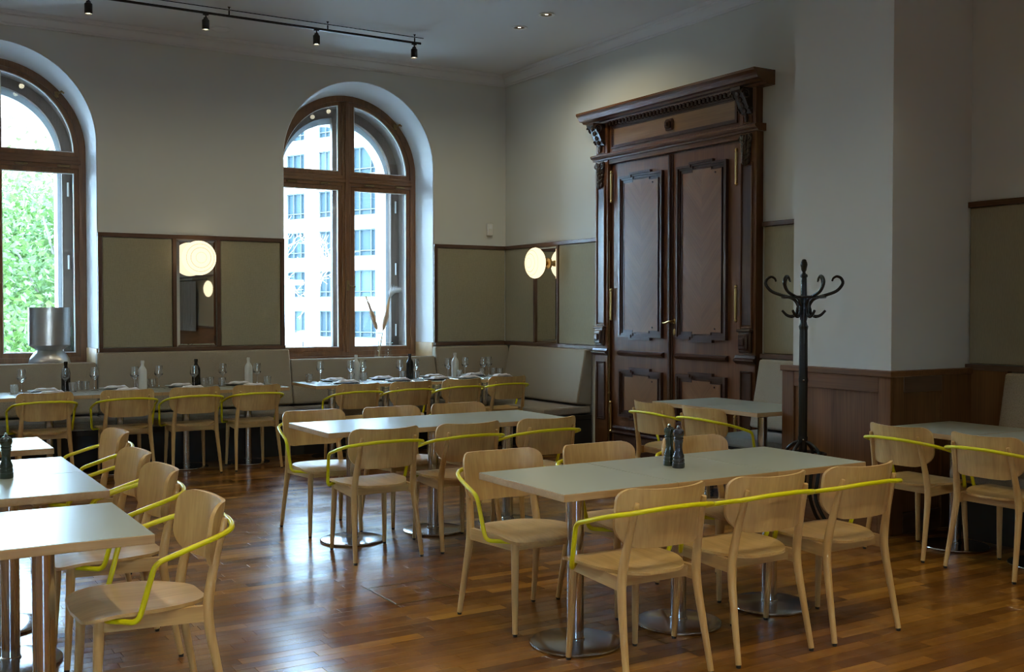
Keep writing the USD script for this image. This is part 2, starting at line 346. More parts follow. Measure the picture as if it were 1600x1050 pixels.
# ================================================================== THE ROOM
XL, YB, ZC = -11.6, -16.0, 4.27
WX = (-1.872, -5.55, -9.228)               # window centres on the window wall
SILL, HW, ZS = 0.93, 0.90, 3.117
FD = 0.40                                  # depth of the window frame in its niche
# window wall with splayed arched niches
wall = Manifold.cube((0.4 - XL + 0.4, 0.85, ZC + 0.3 + 1.2)).translate((XL - 0.4, 0.0, -1.2))
for cx in WX:
    o0, o1 = arch(cx, HW, SILL, ZS), arch(cx, 0.872, SILL, 3.055)
    e = [(x + (x - cx) * .0, z) for x, z in o0]
    wall -= hullpts([(x, -0.02, z) for x, z in o0] + [(x, 0.0, z) for x, z in o0] + [(x, FD + 0.06, z) for x, z in o1])
    o2 = arch(cx, 0.80, SILL + .02, 3.04)
    wall -= hullpts([(x, FD + 0.03, z) for x, z in o2] + [(x, 1.0, z) for x, z in o2])
wl = obj('wall_left', from_manifold(wall), 'plaster', None, 30, kind='structure', label='pale plastered wall with the tall arched window niches', category='wall')
# painted niche linings: thin skin over each reveal
for cx in WX:
    o0, o1 = arch(cx, HW - .002, SILL, ZS, 40), arch(cx, 0.870, SILL, 3.055, 40)
    i0, i1 = arch(cx, HW - .008, SILL, ZS, 40), arch(cx, 0.864, SILL, 3.055, 40)
    n = len(o0)
    ys = (0.002, 0.14, 0.28, FD + .03)
    def skin(a, b): return np.array([[(x0 + (x1 - x0) * t / ys[-1], t, z0 + (z1 - z0) * t / ys[-1]) for t in ys] for (x0, z0), (x1, z1) in zip(a, b)])
    obj('niche_lining', grid_solid(skin(i0, i1), skin(o0, o1)), 'reveal', wl, 40)
wr = obj('wall_right', cat([bx(0, 0.4, YB - .4, 0.0, -1.2, ZC + .3)]), 'plaster', kind='structure', label='pale plastered wall around the tall carved door', category='wall')
BW = (8.2,)                            # windows of the back wall, in its own turned frame
wall = Manifold.cube((0.0 - XL + 0.4, 0.85, ZC + 0.3 + 1.2)).translate((0.0, 0.0, -1.2))
for cx in BW:
    o0, o1, o2 = arch(cx, HW, SILL, ZS), arch(cx, 0.872, SILL, 3.055), arch(cx, 0.80, SILL + .02, 3.04)
    wall -= hullpts([(x, -0.02, z) for x, z in o0] + [(x, 0.0, z) for x, z in o0] + [(x, FD + 0.06, z) for x, z in o1])
    wall -= hullpts([(x, FD + 0.03, z) for x, z in o2] + [(x, 1.0, z) for x, z in o2])
m = from_manifold(wall); m.vertices = m.vertices * [-1, -1, 1] + [0, YB, 0]
obj('wall_back', m, 'plaster', kind='structure', label='plain plastered wall at the far end behind the camera', category='wall')
obj('wall_side', bx(XL - .4, XL, YB, 0.0, -1.2, ZC + .3), 'plaster', kind='structure', label='plain plastered side wall opposite the carved door', category='wall')
cl = obj('ceiling', bx(XL - .4, 0.4, YB - .9, 0.85, ZC, ZC + .3), 'ceiling', kind='structure', label='flat off-white plaster ceiling', category='ceiling')
# cornices: stepped profile extruded along each wall
prof = [(0, 4.15), (0.012, 4.15), (0.018, 4.165), (0.03, 4.17), (0.038, 4.185), (0.06, 4.21), (0.075, 4.225), (0.078, 4.24), (0.095, 4.245), (0.11, 4.27), (0, 4.27)]
def run(prof, a0, a1):
    m = trimesh.creation.extrude_polygon(Polygon(prof), a1 - a0, engine='earcut'); v = m.vertices
    return m, v
m, v = run(prof, 0, 1); m.vertices = np.c_[XL + (0 - XL) * v[:, 2], -v[:, 0] - 0.0005, v[:, 1] - .0005]
if m.volume < 0: m.invert()
obj('trim_1', m, 'ceiling', None, 25, kind='structure', label='stepped plaster cornice along the window wall', category='cornice')
m, v = run(prof, 0, 1); m.vertices = np.c_[-v[:, 0] - .0005, YB + (0 - YB) * v[:, 2], v[:, 1] - .0005]
if m.volume < 0: m.invert()
obj('trim_2', m, 'ceiling', None, 25, kind='structure', label='stepped plaster cornice along the door wall', category='cornice')

# ---- floor: substrate, planks one by one, an access hatch
HATCH = [(-4.365, -6.13), (-3.965, -5.76)]
fl = obj('floor', bx(XL - .4, 0.4, YB - .4, 0.0, -0.98, -0.019), 'plinth', kind='structure', label='glossy orange-brown strip parquet floor', category='floor')
def set_tone(prim, tones):
    pv = UsdGeom.PrimvarsAPI(UsdGeom.Mesh(prim)).CreatePrimvar('tone', Sdf.ValueTypeNames.FloatArray, 'vertex')
    pv.Set(Vt.FloatArray.FromNumpy(np.asarray(tones, np.float32)))
def plank_mesh(x0, x1, y0, y1, dz):
    g, c = 0.0007, 0.0008
    x0 += g; x1 -= g; y0 += g; y1 -= g
    v = [(x0, y0, -.018), (x1, y0, -.018), (x1, y1, -.018), (x0, y1, -.018), (x0, y0, dz - c), (x1, y0, dz - c), (x1, y1, dz - c), (x0, y1, dz - c),
         (x0 + c, y0 + c, dz), (x1 - c, y0 + c, dz), (x1 - c, y1 - c, dz), (x0 + c, y1 - c, dz)]
    f = []
    for k in range(4):
        k2 = (k + 1) % 4
        f += [(k, k2, 4 + k2), (k, 4 + k2, 4 + k), (4 + k, 4 + k2, 8 + k2), (4 + k, 8 + k2, 8 + k)]
    f += [(8, 9, 10), (8, 10, 11)]
    return np.array(v), np.array(f)
PW = 0.072
planks = []
y = 0.0
while y > -13.2:
    x = XL + 2.0 - rng.uniform(0, .6)
    while x < 0:
        L = rng.uniform(0.34, 0.66)
        x1 = min(x + L, 0.0)
        a0, a1, b0, b1 = x, x1, y - PW, y
        h0, h1 = HATCH
        pieces = [(a0, a1, b0, b1)]
        if not (a1 <= h0[0] or a0 >= h1[0] or b1 <= h0[1] or b0 >= h1[1]):
            pieces = []
            if a0 < h0[0]: pieces.append((a0, h0[0] - .004, b0, b1))
            if a1 > h1[0]: pieces.append((h1[0] + .004, a1, b0, b1))
            if b1 > h1[1] + .01: pieces.append((max(a0, h0[0]), min(a1, h1[0]), h1[1] + .004, b1))
            if b0 < h0[1] - .01: pieces.append((max(a0, h0[0]), min(a1, h1[0]), b0, h0[1] - .004))
        tone = float(np.clip(rng.normal(.52, .19), 0, 1))
        for q in pieces: planks.append((*q, tone))
        x = x1
    y -= PW
def seen(q):
    p = np.array([(q[0] + q[1]) / 2, (q[2] + q[3]) / 2, 0.0]) - EYE
    d = p @ _f
    if d < .3: return None
    a, b = 800 + FPX * (p @ _r) / d, 525 - FPX * (p @ _u) / d
    return d if -40 < a < 1640 and b < 1065 else None
order = sorted([(seen(q), i) for i, q in enumerate(planks) if seen(q) is not None])
near = {i for _, i in order[:300]}
sv, sf, stn = [], [], []
no = 0
for i, q in enumerate(planks):
    v, f = plank_mesh(*q[:4], float(rng.uniform(-.0003, 0)))
    if i in near:
        pr = obj('plank', (v, f), 'floor', fl)
        set_tone(pr, np.full(len(v), q[4]))
    else:
        sv.append(v); sf.append(f + no); stn.append(np.full(len(v), q[4])); no += len(v)
pr = obj('planks', (np.vstack(sv), np.vstack(sf)), 'floor', fl, kind='stuff')
set_tone(pr, np.concatenate(stn))
rest = bx(XL, XL + 2.0, -13.2, 0, -.018, -.0005)
pr = obj('plain_floor', cat([rest, bx(XL, 0, YB, -13.2, -.018, -.0005)]), 'floor', fl)
set_tone(pr, np.full(len(UsdGeom.Mesh(pr).GetPointsAttr().Get()), .5))
# hatch
(hx0, hy0), (hx1, hy1) = HATCH
ht = thing('floor_hatch', 'square floor hatch of parquet set flush in the floor', 'hatch', kind='structure')
ring = Polygon([(hx0, hy0), (hx1, hy0), (hx1, hy1), (hx0, hy1)], [[(hx0 + .006, hy0 + .006), (hx1 - .006, hy0 + .006), (hx1 - .006, hy1 - .006), (hx0 + .006, hy1 - .006)]])
m = trimesh.creation.extrude_polygon(ring, .017, engine='earcut'); m.apply_translation([0, 0, -.0165])
obj('hatch_frame', m, 'brass_dark', ht)
for k in range(5):
    yy = hy0 + .008 + (hy1 - hy0 - .016) / 5 * k
    for (xa, xb) in ((hx0 + .008, hx0 + .2 + .05 * (k % 2)), (hx0 + .2 + .05 * (k % 2), hx1 - .008)):
        v, f = plank_mesh(xa, xb, yy, yy + (hy1 - hy0 - .016) / 5, -.0004)
        pr = obj('plank', (v, f), 'floor', ht); set_tone(pr, np.full(len(v), float(np.clip(rng.normal(.45, .08), 0, 1))))

# ---- wainscot: fabric panels and walnut rails
RB, RT = 1.117, 2.25
def rail_x(parent, x0, x1, z0, z1, d=.03): obj('rail', bx(x0, x1, -d, 0.004, z0, z1, .003), 'trim', parent)
def stile_x(parent, x0, x1, d=.03): obj('stile', bx(x0, x1, -d, 0.004, RB, RT - .04, .003), 'trim_z', parent)
def panel_x(parent, x0, x1): obj('fabric_panel', bx(x0 + .004, x1 - .004, -.02, 0.004, RB + .003, RT - .043, .006), 'panel', parent)
for (x0, x1, inner) in ((-4.655, -2.77, True), (-0.975, -0.0, False), (-8.33, -6.45, False)):
    xe = x1 if x1 < 0 else -.031
    rail_x(wl, x0, xe, RT - .04, RT, .034); rail_x(wl, x0, xe, RB - .04, RB, .05)
    stile_x(wl, x0, x0 + .04)
    if x1 < 0: stile_x(wl, x1 - .04, x1)
    if inner:
        panel_x(wl, x0 + .04, -3.94); stile_x(wl, -3.94, -3.902); stile_x(wl, -3.492, -3.455); panel_x(wl, -3.455, x1 - .04)
    else:
        panel_x(wl, x0 + .04, (x1 - .04) if x1 < 0 else -.021)
def rail_y(parent, y0, y1, z0, z1, d=.03): obj('rail', bx(-d, 0.004, y0, y1, z0, z1, .003), 'trim_y', parent)
def stile_y(parent, y0, y1, d=.03): obj('stile', bx(-d, 0.004, y0, y1, RB, RT - .04, .003), 'trim_z', parent)
def panel_y(parent, y0, y1): obj('fabric_panel', bx(-.02, 0.004, y0 + .004, y1 - .004, RB + .003, RT - .043, .006), 'panel', parent)
for y0, y1 in ((-1.95, 0.0), (-5.5, -4.30), (-16.0, -6.30)):
    rail_y(wr, y0, y1, RT - .04, RT, .034); rail_y(wr, y0, y1, RB - .04, RB, .05)
stile_y(wr, -.69, -.655); stile_y(wr, -1.165, -1.13)
panel_y(wr, -.655, -.021); panel_y(wr, -1.95, -1.165)
panel_y(wr, -5.5, -4.31)
for k in range(4): panel_y(wr, -6.31 - 1.9 * (k + 1), -6.31 - 1.9 * k)
obj('wainscot', bx(-.045, .004, -6.632, -6.35, 0, RB - .04), 'wain', wr)
# back of the room: low wainscot seen only in mirrors
obj('wainscot', bx(-.03, .004, -16.0, -9.5, 0, RB - .04), 'wain_y', wr)

# ---- pilaster with panelled oak base
pil = thing('pillar', 'square plastered pillar with panelled oak base beside the coat stand', 'pillar', (0, 0, 0), kind='structure')
PX, PY0, PY1 = -.825, -6.305, -5.43
obj('shaft', bx(PX, -0.0, PY0, PY1, 1.05, ZC, .002), 'plaster', pil)
BX, BY0, BY1 = -.885, -6.352, -5.381
obj('base_core', bx(BX + .022, 0, BY0 + .022, BY1 - .022, 0.0, 1.055), 'wain', pil)
obj('cap_rail', cat([bx(BX - .012, 0, BY0 - .012, BY1 + .012, 1.052, 1.092, .004)]), 'wain_y', pil)
# frame members on the face towards -x
obj('base_stile', bx(BX, BX + .03, BY1 - .115, BY1, 0.0, 1.052, .003), 'wain', pil)
obj('base_stile', bx(BX, BX + .03, BY0, BY0 + .10, 0.0, 1.052, .003), 'wain', pil)
obj('base_rail', bx(BX, BX + .03, BY0 + .10, BY1 - .115, .945, 1.052, .003), 'wain_y', pil)
obj('base_rail', bx(BX, BX + .03, BY0 + .10, BY1 - .115, 0.0, .14, .003), 'wain_y', pil)
obj('base_panel', bx(BX + .016, BX + .03, BY0 + .10, BY1 - .115, .14, .945, .003), 'wain', pil)
# and on the face towards the camera
for xa, xb in ((BX + .03, BX + .13), (-.36, -.0)):
    obj('base_stile', bx(xa, xb, BY0, BY0 + .03, 0.0, 1.052, .003), 'wain', pil)
obj('base_rail', bx(BX + .13, -.36, BY0, BY0 + .03, .945, 1.052, .003), 'trim', pil)
obj('base_rail', bx(BX + .13, -.36, BY0, BY0 + .03, 0.0, .14, .003), 'trim', pil)
obj('base_panel', bx(BX + .13, -.36, BY0 + .016, BY0 + .03, .14, .945, .003), 'wain', pil)

# ================================================================== WINDOWS
def arch_poly(cx, hw, z0, zs): return Polygon(arch(cx, hw, z0, zs, 40))
def half_poly(cx, hw, z0, zs, side, gap):
    """One light of the window, left or right of the mullion, below the arch."""
    p = arch_poly(cx, hw, z0, zs)
    return p.intersection(sbox(cx + gap, z0 - 1, cx + 9, 9) if side > 0 else sbox(cx - 9, z0 - 1, cx - gap, 9))
def window(n, cx, label, loc=(0, 0, 0), rot=0.0):
    w = thing('window_%d' % n, label, 'window', loc, rot, kind='structure')
    z0, zs = SILL + .035, 3.055
    TB, TT = 2.89, 3.03
    out = arch_poly(cx, .868, z0, zs)
    frame = out.difference(arch_poly(cx, .80, z0 + .055, zs + .005))
    obj('frame', ext(frame, FD, FD + .085), 'winframe', w, 25)
    obj('mullion', cat([bx(cx - .055, cx + .055, FD + .005, FD + .085, z0 + .05, zs + .80, .004), bx(cx - .024, cx + .024, FD - .018, FD + .006, z0 + .04, 3.86, .006)]), 'winframe', w)
    obj('transom', cat([bx(cx - .81, cx - .05, FD + .004, FD + .085, TB + .01, TT - .01, .004), bx(cx + .05, cx + .81, FD + .004, FD + .085, TB + .01, TT - .01, .004),
                        bx(cx - .82, cx + .82, FD - .014, FD + .006, TB + .05, TT - .05, .005)]), 'winframe_x', w)
    obj('sill_rail', bx(cx - .868, cx + .868, FD - .03, FD + .09, SILL + .002, z0 + .004, .006), 'winframe_x', w)
    lights = []
    for side in (-1, 1):
        lo = half_poly(cx, .805, z0 + .055, zs + .005, side, .05).intersection(sbox(cx - 9, z0, cx + 9, TB + .012))
        hi = half_poly(cx, .805, TT - .012, zs + .005, side, .05).intersection(sbox(cx - 9, TT - .012, cx + 9, 9))
        for pl in (lo, hi):
            if pl.geom_type != 'Polygon': pl = max(pl.geoms, key=lambda g: g.area)
            inner = pl.buffer(-.045, join_style=2)
            s = obj('sash', ext(pl.difference(inner), FD + .02, FD + .07), 'winframe', w, 25)
            obj('glazing_bead', ext(inner.buffer(.004, join_style=2).difference(inner.buffer(-.009, join_style=2)), FD + .028, FD + .05), 'putty', s)
            obj('pane', ext(inner.buffer(.002, join_style=2), FD + .052, FD + .056), 'pane', s)
    # outer casement of the double window
    OY = .70
    oz0, ozs = z0 + .03, 3.02
    of = arch_poly(cx, .81, oz0, ozs).difference(arch_poly(cx, .69, oz0 + .07, ozs + .01))
    o = obj('outer_casement', cat([ext(of, OY, OY + .07), bx(cx - .055, cx + .055, OY, OY + .07, oz0 + .06, ozs + .70), bx(cx - .70, cx + .70, OY, OY + .07, 2.90, 3.02)]), 'outerframe', w, 25)
    obj('outer_pane', ext(arch_poly(cx, .69, oz0 + .07, ozs + .01).buffer(.004), OY + .03, OY + .034), 'pane', o)
    ln = arch_poly(cx, .806, oz0 - .04, 3.045).difference(arch_poly(cx, .785, oz0 + .01, 3.035))
    obj('box_lining', ext(ln, FD + .087, OY - .002), 'outerframe', w, 25)
    st = arch_poly(cx, .84, oz0 - .06, ozs + .02).difference(arch_poly(cx, .655, oz0 + .04, ozs - .02))
    obj('outer_reveal', ext(st, OY + .08, OY + .30), 'stone', w, 25)
    # ironmongery: espagnolette handle, drip-rail catches, hinges on the outer casement
    hz = 1.77
    h = obj('handle', cat([bx(cx - .016, cx + .016, FD - .026, FD - .018, hz - .06, hz + .06, .004), tube([(cx, FD - .03, hz), (cx, FD - .05, hz), (cx + .035, FD - .052, hz - .012), (cx + .075, FD - .05, hz - .015)], .009, 8)]), 'brass_dark', w)
    for k, hx in enumerate((cx - .66, cx - .27, cx + .27, cx + .66)):
        obj('catch', cat([bx(hx - .06, hx + .06, FD - .02, FD + .004, TB + .022, TB + .04, .005), tube([(hx - .05, FD - .022, TB + .03), (hx + .05, FD - .022, TB + .03)], .008, 6)]), 'brass_dark', w)
    for hzz in (1.25, 1.98, 2.72):
        for s in (-1, 1):
            obj('hinge', tube([(cx + s * .745, OY - .012, hzz - .07), (cx + s * .745, OY - .012, hzz + .07)], .011, 8), 'plastic', w)
    obj('bracket', cat([tube([(cx + .60, FD - .005, 3.62), (cx + .64, FD - .06, 3.645), (cx + .66, FD - .06, 3.63)], .011, 8), bx(cx + .58, cx + .62, FD - .02, FD, 3.59, 3.65, .004)]), 'brass_dark', w)
    return w
window(1, WX[0], 'tall arched four-light wooden window looking out on the white office building')
window(2, WX[1], 'tall arched wooden window at the left looking out on green trees')
window(3, WX[2], 'tall arched wooden window farthest from the carved door')
window(4, BW[0], 'tall arched window in the wall behind the camera', (0, YB, 0), PI)
for k, cx in enumerate(WX):
    for sg in (-1, 1):
        obj('niche_board', hull_box([(cx + sg * (HW - .010), .0), (cx + sg * (HW - .022), .0), (cx + sg * (.862), FD - .03), (cx + sg * (.850), FD - .03)], SILL, 1.115), 'oak_edge', wl)
    obj('sill_board', bx(cx - .895, cx + .895, .0, FD - .02, SILL - .01, SILL + .012, .004), 'reveal', wl)

# ================================================================== CARVED DOOR (door wall)
door = thing('door_1', 'tall carved walnut double door with a dentilled cornice', 'door', kind='structure')
def db(s0, s1, z0, z1, d0, d1, bev=.004): return bx(-d1, -d0, -s1, -s0, z0, z1, bev)
DC = 3.115
def dprof(prof, s0, s1):
    """Horizontal moulding: profile (depth, z) run between s0 and s1."""
    m = trimesh.creation.extrude_polygon(Polygon(prof), s1 - s0, engine='earcut'); v = m.vertices
    m.vertices = np.c_[-v[:, 0], -(s0 + v[:, 2]), v[:, 1]]
    if m.volume < 0: m.invert()
    return m
def molded(poly, steps, mname, parent, name):
    """Nested raised rings: steps of (inset0, inset1, height)."""
    ms = []
    for i0, i1, d0, d1 in steps:
        r = poly.buffer(-i0, join_style=2).difference(poly.buffer(-i1, join_style=2)) if i1 is not None else poly.buffer(-i0, join_style=2)
        ms.append(on_wall_b(ext(r, d0, d1)))
    return obj(name, cat(ms), mname, parent)
# carcass
for s0, s1 in ((DC - 1.17, DC - .955), (DC + .955, DC + 1.17)):
    c = obj('casing', db(s0, s1, 0, 3.03, 0, .085), 'door', door)
    w0, w1 = s0 + .05, s1 - .05
    obj('casing_panel', db(w0, w1, 1.36, 2.74, .083, .092, .003), 'door_dark_z', c)
    obj('bead', cat([db(w0 - .016, w0, 1.33, 2.77, .083, .104, .006), db(w1, w1 + .016, 1.33, 2.77, .083, .104, .006), db(w0, w1, 1.33, 1.348, .083, .104, .005)]), 'door', c)
    obj('base_panel', cat([db(w0, w1, .38, .94, .083, .09, .003), db(w0 - .014, w0, .36, .96, .083, .1, .005), db(w1, w1 + .014, .36, .96, .083, .1, .005), db(w0, w1, .945, .96, .083, .1, .005), db(w0, w1, .36, .375, .083, .1, .005)]), 'door_dark_z', c)
    obj('plinth_moulding', dprof([(.08, 1.02), (.10, 1.03), (.125, 1.05), (.125, 1.062), (.105, 1.075), (.10, 1.095), (.08, 1.10)], s0 - .02, s1 + .012), 'door_dark', c)
    cs = (s0 + s1) / 2
    blk = obj('boss', cat([db(cs - .075, cs + .075, 1.12, 1.315, .083, .12, .012), db(cs - .055, cs + .055, 1.145, 1.285, .118, .145, .014), db(cs - .03, cs + .03, 1.18, 1.25, .143, .165, .014), db(cs - .085, cs + .085, 1.30, 1.325, .083, .135, .008)]), 'door_dark_z', c)
    # carved acanthus drop
    parts = []
    def blob(s, z, d, rs, rz, rd, t=0.0):
        e = trimesh.creation.icosphere(2, 1.0); e.apply_scale([rd, rs, rz])
        e.apply_transform(trimesh.transformations.rotation_matrix(t, [1, 0, 0])); e.apply_translation([-d, -s, z]); parts.append(e)
    for k in range(6):
        zz = 2.985 - .042 * k; wdt = .062 - .006 * k
        for sg in (-1, 1):
            blob(cs + sg * wdt * .72, zz, .105, .016, .034, .022, sg * .6)
            blob(cs + sg * wdt * .34, zz - .01, .12, .013, .03, .022, sg * .25)
    for k in range(5): blob(cs, 2.975 - .046 * k, .132, .017 - .001 * k, .026, .018)
    blob(cs, 2.775, .112, .012, .03, .02)
    th = np.linspace(0, 2.6 * PI, 26)
    for sg in (-1, 1):
        rr = .034 * (1 - th / (3.4 * PI))
        parts.append(tube(np.c_[np.full(26, -.118), -(cs + sg * (.05 - rr * np.cos(th))), 2.965 + rr * np.sin(th)], .009 * (1 - .5 * th / th[-1]), 6))
    obj('acanthus_carving', cat(parts), 'carved', c, 40)
    # console above
    parts = []
    con = Polygon([(.08, 3.40), (.235, 3.40), (.235, 3.375), (.20, 3.345), (.17, 3.30), (.145, 3.25), (.115, 3.21), (.10, 3.185), (.08, 3.18)])
    m = trimesh.creation.extrude_polygon(con, .12, engine='earcut'); v = m.vertices
    m.vertices = np.c_[-v[:, 0], -(cs - .06 + v[:, 2]), v[:, 1]]; m.invert() if m.volume < 0 else None
    parts.append(m)
    for sg in (-1, 1):
        th = np.linspace(0, 3.4 * PI, 36); rr = .046 * (1 - th / (4.2 * PI))
        parts.append(tube(np.c_[-(.175 + rr * np.cos(th)), np.full(36, -(cs + sg * .066)), 3.345 + rr * np.sin(th)], .012 * (1 - .4 * th / th[-1]), 6))
        th = np.linspace(0, 2.6 * PI, 22); rr = .024 * (1 - th / (3.4 * PI))
        parts.append(tube(np.c_[-(.115 + rr * np.cos(th)), np.full(22, -(cs + sg * .064)), 3.215 + rr * np.sin(th)], .008, 6))
    for k in range(4): blob(cs, 3.345 - .045 * k, .205 - .027 * k, .022, .026, .018)
    blob(cs, 3.15, .10, .014, .04, .018)
    obj('console', cat(parts), 'carved', door, 35)
    obj('frieze_pier', cat([db(s0 + .01, s1 - .01, 3.085, 3.41, 0, .085), db(s0 + .05, s0 + .064, 3.11, 3.17, .083, .095), db(s1 - .064, s1 - .05, 3.11, 3.17, .083, .095), db(s0 + .05, s1 - .05, 3.105, 3.118, .083, .095)]), 'door', door)
# lintel mouldings, frieze, dentils, crown
SL, SR = DC - 1.17, DC + 1.17
obj('lintel', cat([db(DC - .955, DC + .955, 2.985, 3.045, 0, .075), dprof([(0, 3.03), (.095, 3.03), (.10, 3.045), (.12, 3.055), (.132, 3.07), (.132, 3.083), (.115, 3.09), (0, 3.095)], SL - .03, SR + .03)]), 'door_y', door)
fz = obj('frieze', db(DC - .955, DC + .955, 3.09, 3.415, 0, .06), 'door_y', door)
fp = sbox(DC - .915, 3.135, DC + .915, 3.365)
molded(fp, [(0, .018, .058, .075), (.018, .034, .058, .067)], 'door_dark', fz, 'frieze_moulding')
obj('frieze_field', on_wall_b(ext(fp.buffer(-.034, join_style=2), .058, .064)), 'frieze', fz)
obj('rosette', cat([db(DC - .055, DC + .055, 3.195, 3.305, .062, .085, .01), db(DC - .038, DC + .038, 3.212, 3.288, .083, .11, .012), db(DC - .02, DC + .02, 3.23, 3.27, .108, .125, .012)]), 'door_dark', fz)
crown = obj('crown', cat([dprof([(0, 3.405), (.10, 3.405), (.105, 3.425), (.15, 3.43), (.165, 3.445), (.20, 3.45), (.21, 3.47), (.225, 3.49), (.245, 3.51), (.245, 3.53), (0, 3.53)], SL - .13, SR + .13)]), 'door_y', door)
nd = 34
for k in range(nd):
    c = DC - .90 + 1.80 * k / (nd - 1)
    obj('dentil', db(c - .016, c + .016, 3.368, 3.412, .058, .112, .006), 'door_dark', crown)
# jamb rebate and threshold
obj('jamb', cat([db(DC - .957, DC - .93, 0, 2.99, -.0, .03), db(DC + .93, DC + .957, 0, 2.99, -.0, .03), db(DC - .93, DC + .93, 2.975, 2.99, 0, .03)]), 'door_dark_z', door)
obj('threshold', db(DC - .955, DC + .955, 0, .012, 0, .16, .004), 'door_dark', door)
def crossette(s0, s1, z0, z1, t=.026):
    a, b = s0 + .26 * (s1 - s0), s1 - .26 * (s1 - s0)
    return Polygon([(s0, z0 + t), (a, z0 + t), (a, z0), (b, z0), (b, z0 + t), (s1, z0 + t), (s1, z1 - t), (b, z1 - t), (b, z1), (a, z1), (a, z1 - t), (s0, z1 - t)])
for side in (-1, 1):
    s0, s1 = (DC - .93, DC - .006) if side < 0 else (DC + .006, DC + .93)
    lf = obj('leaf', db(s0, s1, .012, 2.975, .0, .045), 'door', door)
    p0, p1 = (s0 + .145, s1 - .10) if side < 0 else (s0 + .10, s1 - .145)
    for z0, z1, nm in ((1.195, 2.86, 'upper'), (.385, .915, 'lower')):
        cp = crossette(p0, p1, z0, z1)
        mo = molded(cp, [(0, .022, .043, .078), (.022, .040, .043, .066), (.040, .062, .043, .053)], 'door_dark_z' if nm == 'upper' else 'door_dark', lf, 'panel_moulding')
        inn = crossette(p0 + .075, p1 - .075, z0 + .075, z1 - .075, .02)
        mid = (p0 + p1) / 2
        for half, mm in ((sbox(p0 - 1, 0, mid, 4), 'burl_a'), (sbox(mid, 0, p1 + 1, 4), 'burl_b')):
            obj('panel_field', on_wall_b(ext(inn.intersection(half), .043, .058)), mm, lf)
        molded(inn.buffer(.006, join_style=2), [(0, .007, .043, .062)], 'door_dark_z', lf, 'inner_bead')
        for zz in (z0 + .125, z1 - .125):
            b = trimesh.creation.icosphere(1, .009); b.apply_translation([-.058, -(mid + .18), zz]); obj('peg', b, 'carved', lf)
    obj('lock_rail_moulding', dprof([(.043, 1.03), (.06, 1.033), (.085, 1.05), (.088, 1.062), (.07, 1.078), (.043, 1.085)], p0 - .01, p1 + .01), 'door_dark', lf)
    obj('kick_moulding', cat([dprof([(.043, .275), (.065, .28), (.08, .295), (.075, .31), (.043, .315)], s0 + .05, s1 - .01), dprof([(.043, .225), (.07, .23), (.085, .245), (.08, .262), (.043, .266)], s0 + .05, s1 - .01)]), 'door_dark', lf)
    obj('kick_board', db(s0 + .05, s1 - .01, .02, .225, .043, .06, .004), 'door_dark', lf)
    # knuckle hinges
    hs = s0 + .018 if side < 0 else s1 - .018
    for zc in (2.75, 1.55, .40):
        hg = obj('hinge', cat([lathe([(0, zc - .13), (.013, zc - .13), (.013, zc + .13), (0, zc + .13)], 14).apply_translation([-.072, -hs, 0]),
                               lathe([(0, zc + .13), (.009, zc + .132), (.016, zc + .147), (.012, zc + .16), (.0, zc + .168)], 14).apply_translation([-.072, -hs, 0]),
                               lathe([(0, zc - .168), (.012, zc - .16), (.016, zc - .147), (.009, zc - .132), (0, zc - .13)], 14).apply_translation([-.072, -hs, 0])]), 'brass', lf, 30)
        obj('hinge_leaf', cat([bx(-.058, -.044, -hs - side * .05, -hs - side * .012, zc + o - .03, zc + o + .03, .003) for o in (-.085, 0, .085)]), 'carved', hg)
obj('astragal', cat([db(DC - .035, DC + .035, .02, 2.965, .043, .06, .005), db(DC - .018, DC + .018, .02, 2.965, .058, .078, .008)]), 'door_dark_z', door)
hd = obj('lever_handle', cat([lathe([(0, 0), (.026, 0), (.026, .006), (.02, .01), (.01, .014), (0, .014)], 20).apply_transform(trimesh.transformations.rotation_matrix(-PI / 2, [0, 1, 0])).apply_translation([-.045, -(DC + .055), 1.385]),
                              tube(spline([(-.05, -(DC + .055), 1.385), (-.095, -(DC + .055), 1.385), (-.10, -(DC + .03), 1.382), (-.10, -(DC - .03), 1.366), (-.10, -(DC - .055), 1.372)], 5), .0095, 8)]), 'brass', door, 35)
e = trimesh.creation.icosphere(2, 1.0); e.apply_scale([.008, .02, .034]); e.apply_translation([-.047, -(DC + .055), 1.283])
obj('keyhole_escutcheon', e, 'brass', door, True)
obj('bolt_rod', cat([tube([(-.07, -(DC - .945), .14), (-.07, -(DC - .945), 2.2)], .006, 8), trimesh.creation.icosphere(1, .014).apply_translation([-.07, -(DC - .945), .64])]), 'brass_dark', door)

# ================================================================== MIRRORS, WALL LAMPS, SENSOR
def mirror_mesh(w, h, bev=.028):
    v = [(-w / 2, 0, 0), (w / 2, 0, 0), (w / 2, 0, h), (-w / 2, 0, h), (-w / 2, -.006, 0), (w / 2, -.006, 0), (w / 2, -.006, h), (-w / 2, -.006, h),
         (-w / 2 + bev, -.012, bev), (w / 2 - bev, -.012, bev), (w / 2 - bev, -.012, h - bev), (-w / 2 + bev, -.012, h - bev)]
    side = [(0, 1, 5, 4), (1, 2, 6, 5), (2, 3, 7, 6), (3, 0, 4, 7), (0, 3, 2, 1)]
    bevs = [(4, 5, 9, 8), (5, 6, 10, 9), (6, 7, 11, 10), (7, 4, 8, 11)]
    return (np.array(v, float), np.array(side)), (np.array(v, float), np.array(bevs)), (np.array(v, float), np.array([(8, 9, 10, 11)]))
def mirror(loc, rotz, w, h, label):
    t = thing('wall_mirror', label, 'mirror', loc, rotz)
    a, b, c = mirror_mesh(w, h)
    obj('backing', a, 'black', t); obj('bevelled_edge', b, 'mirror', t); obj('glass', c, 'mirror', t)
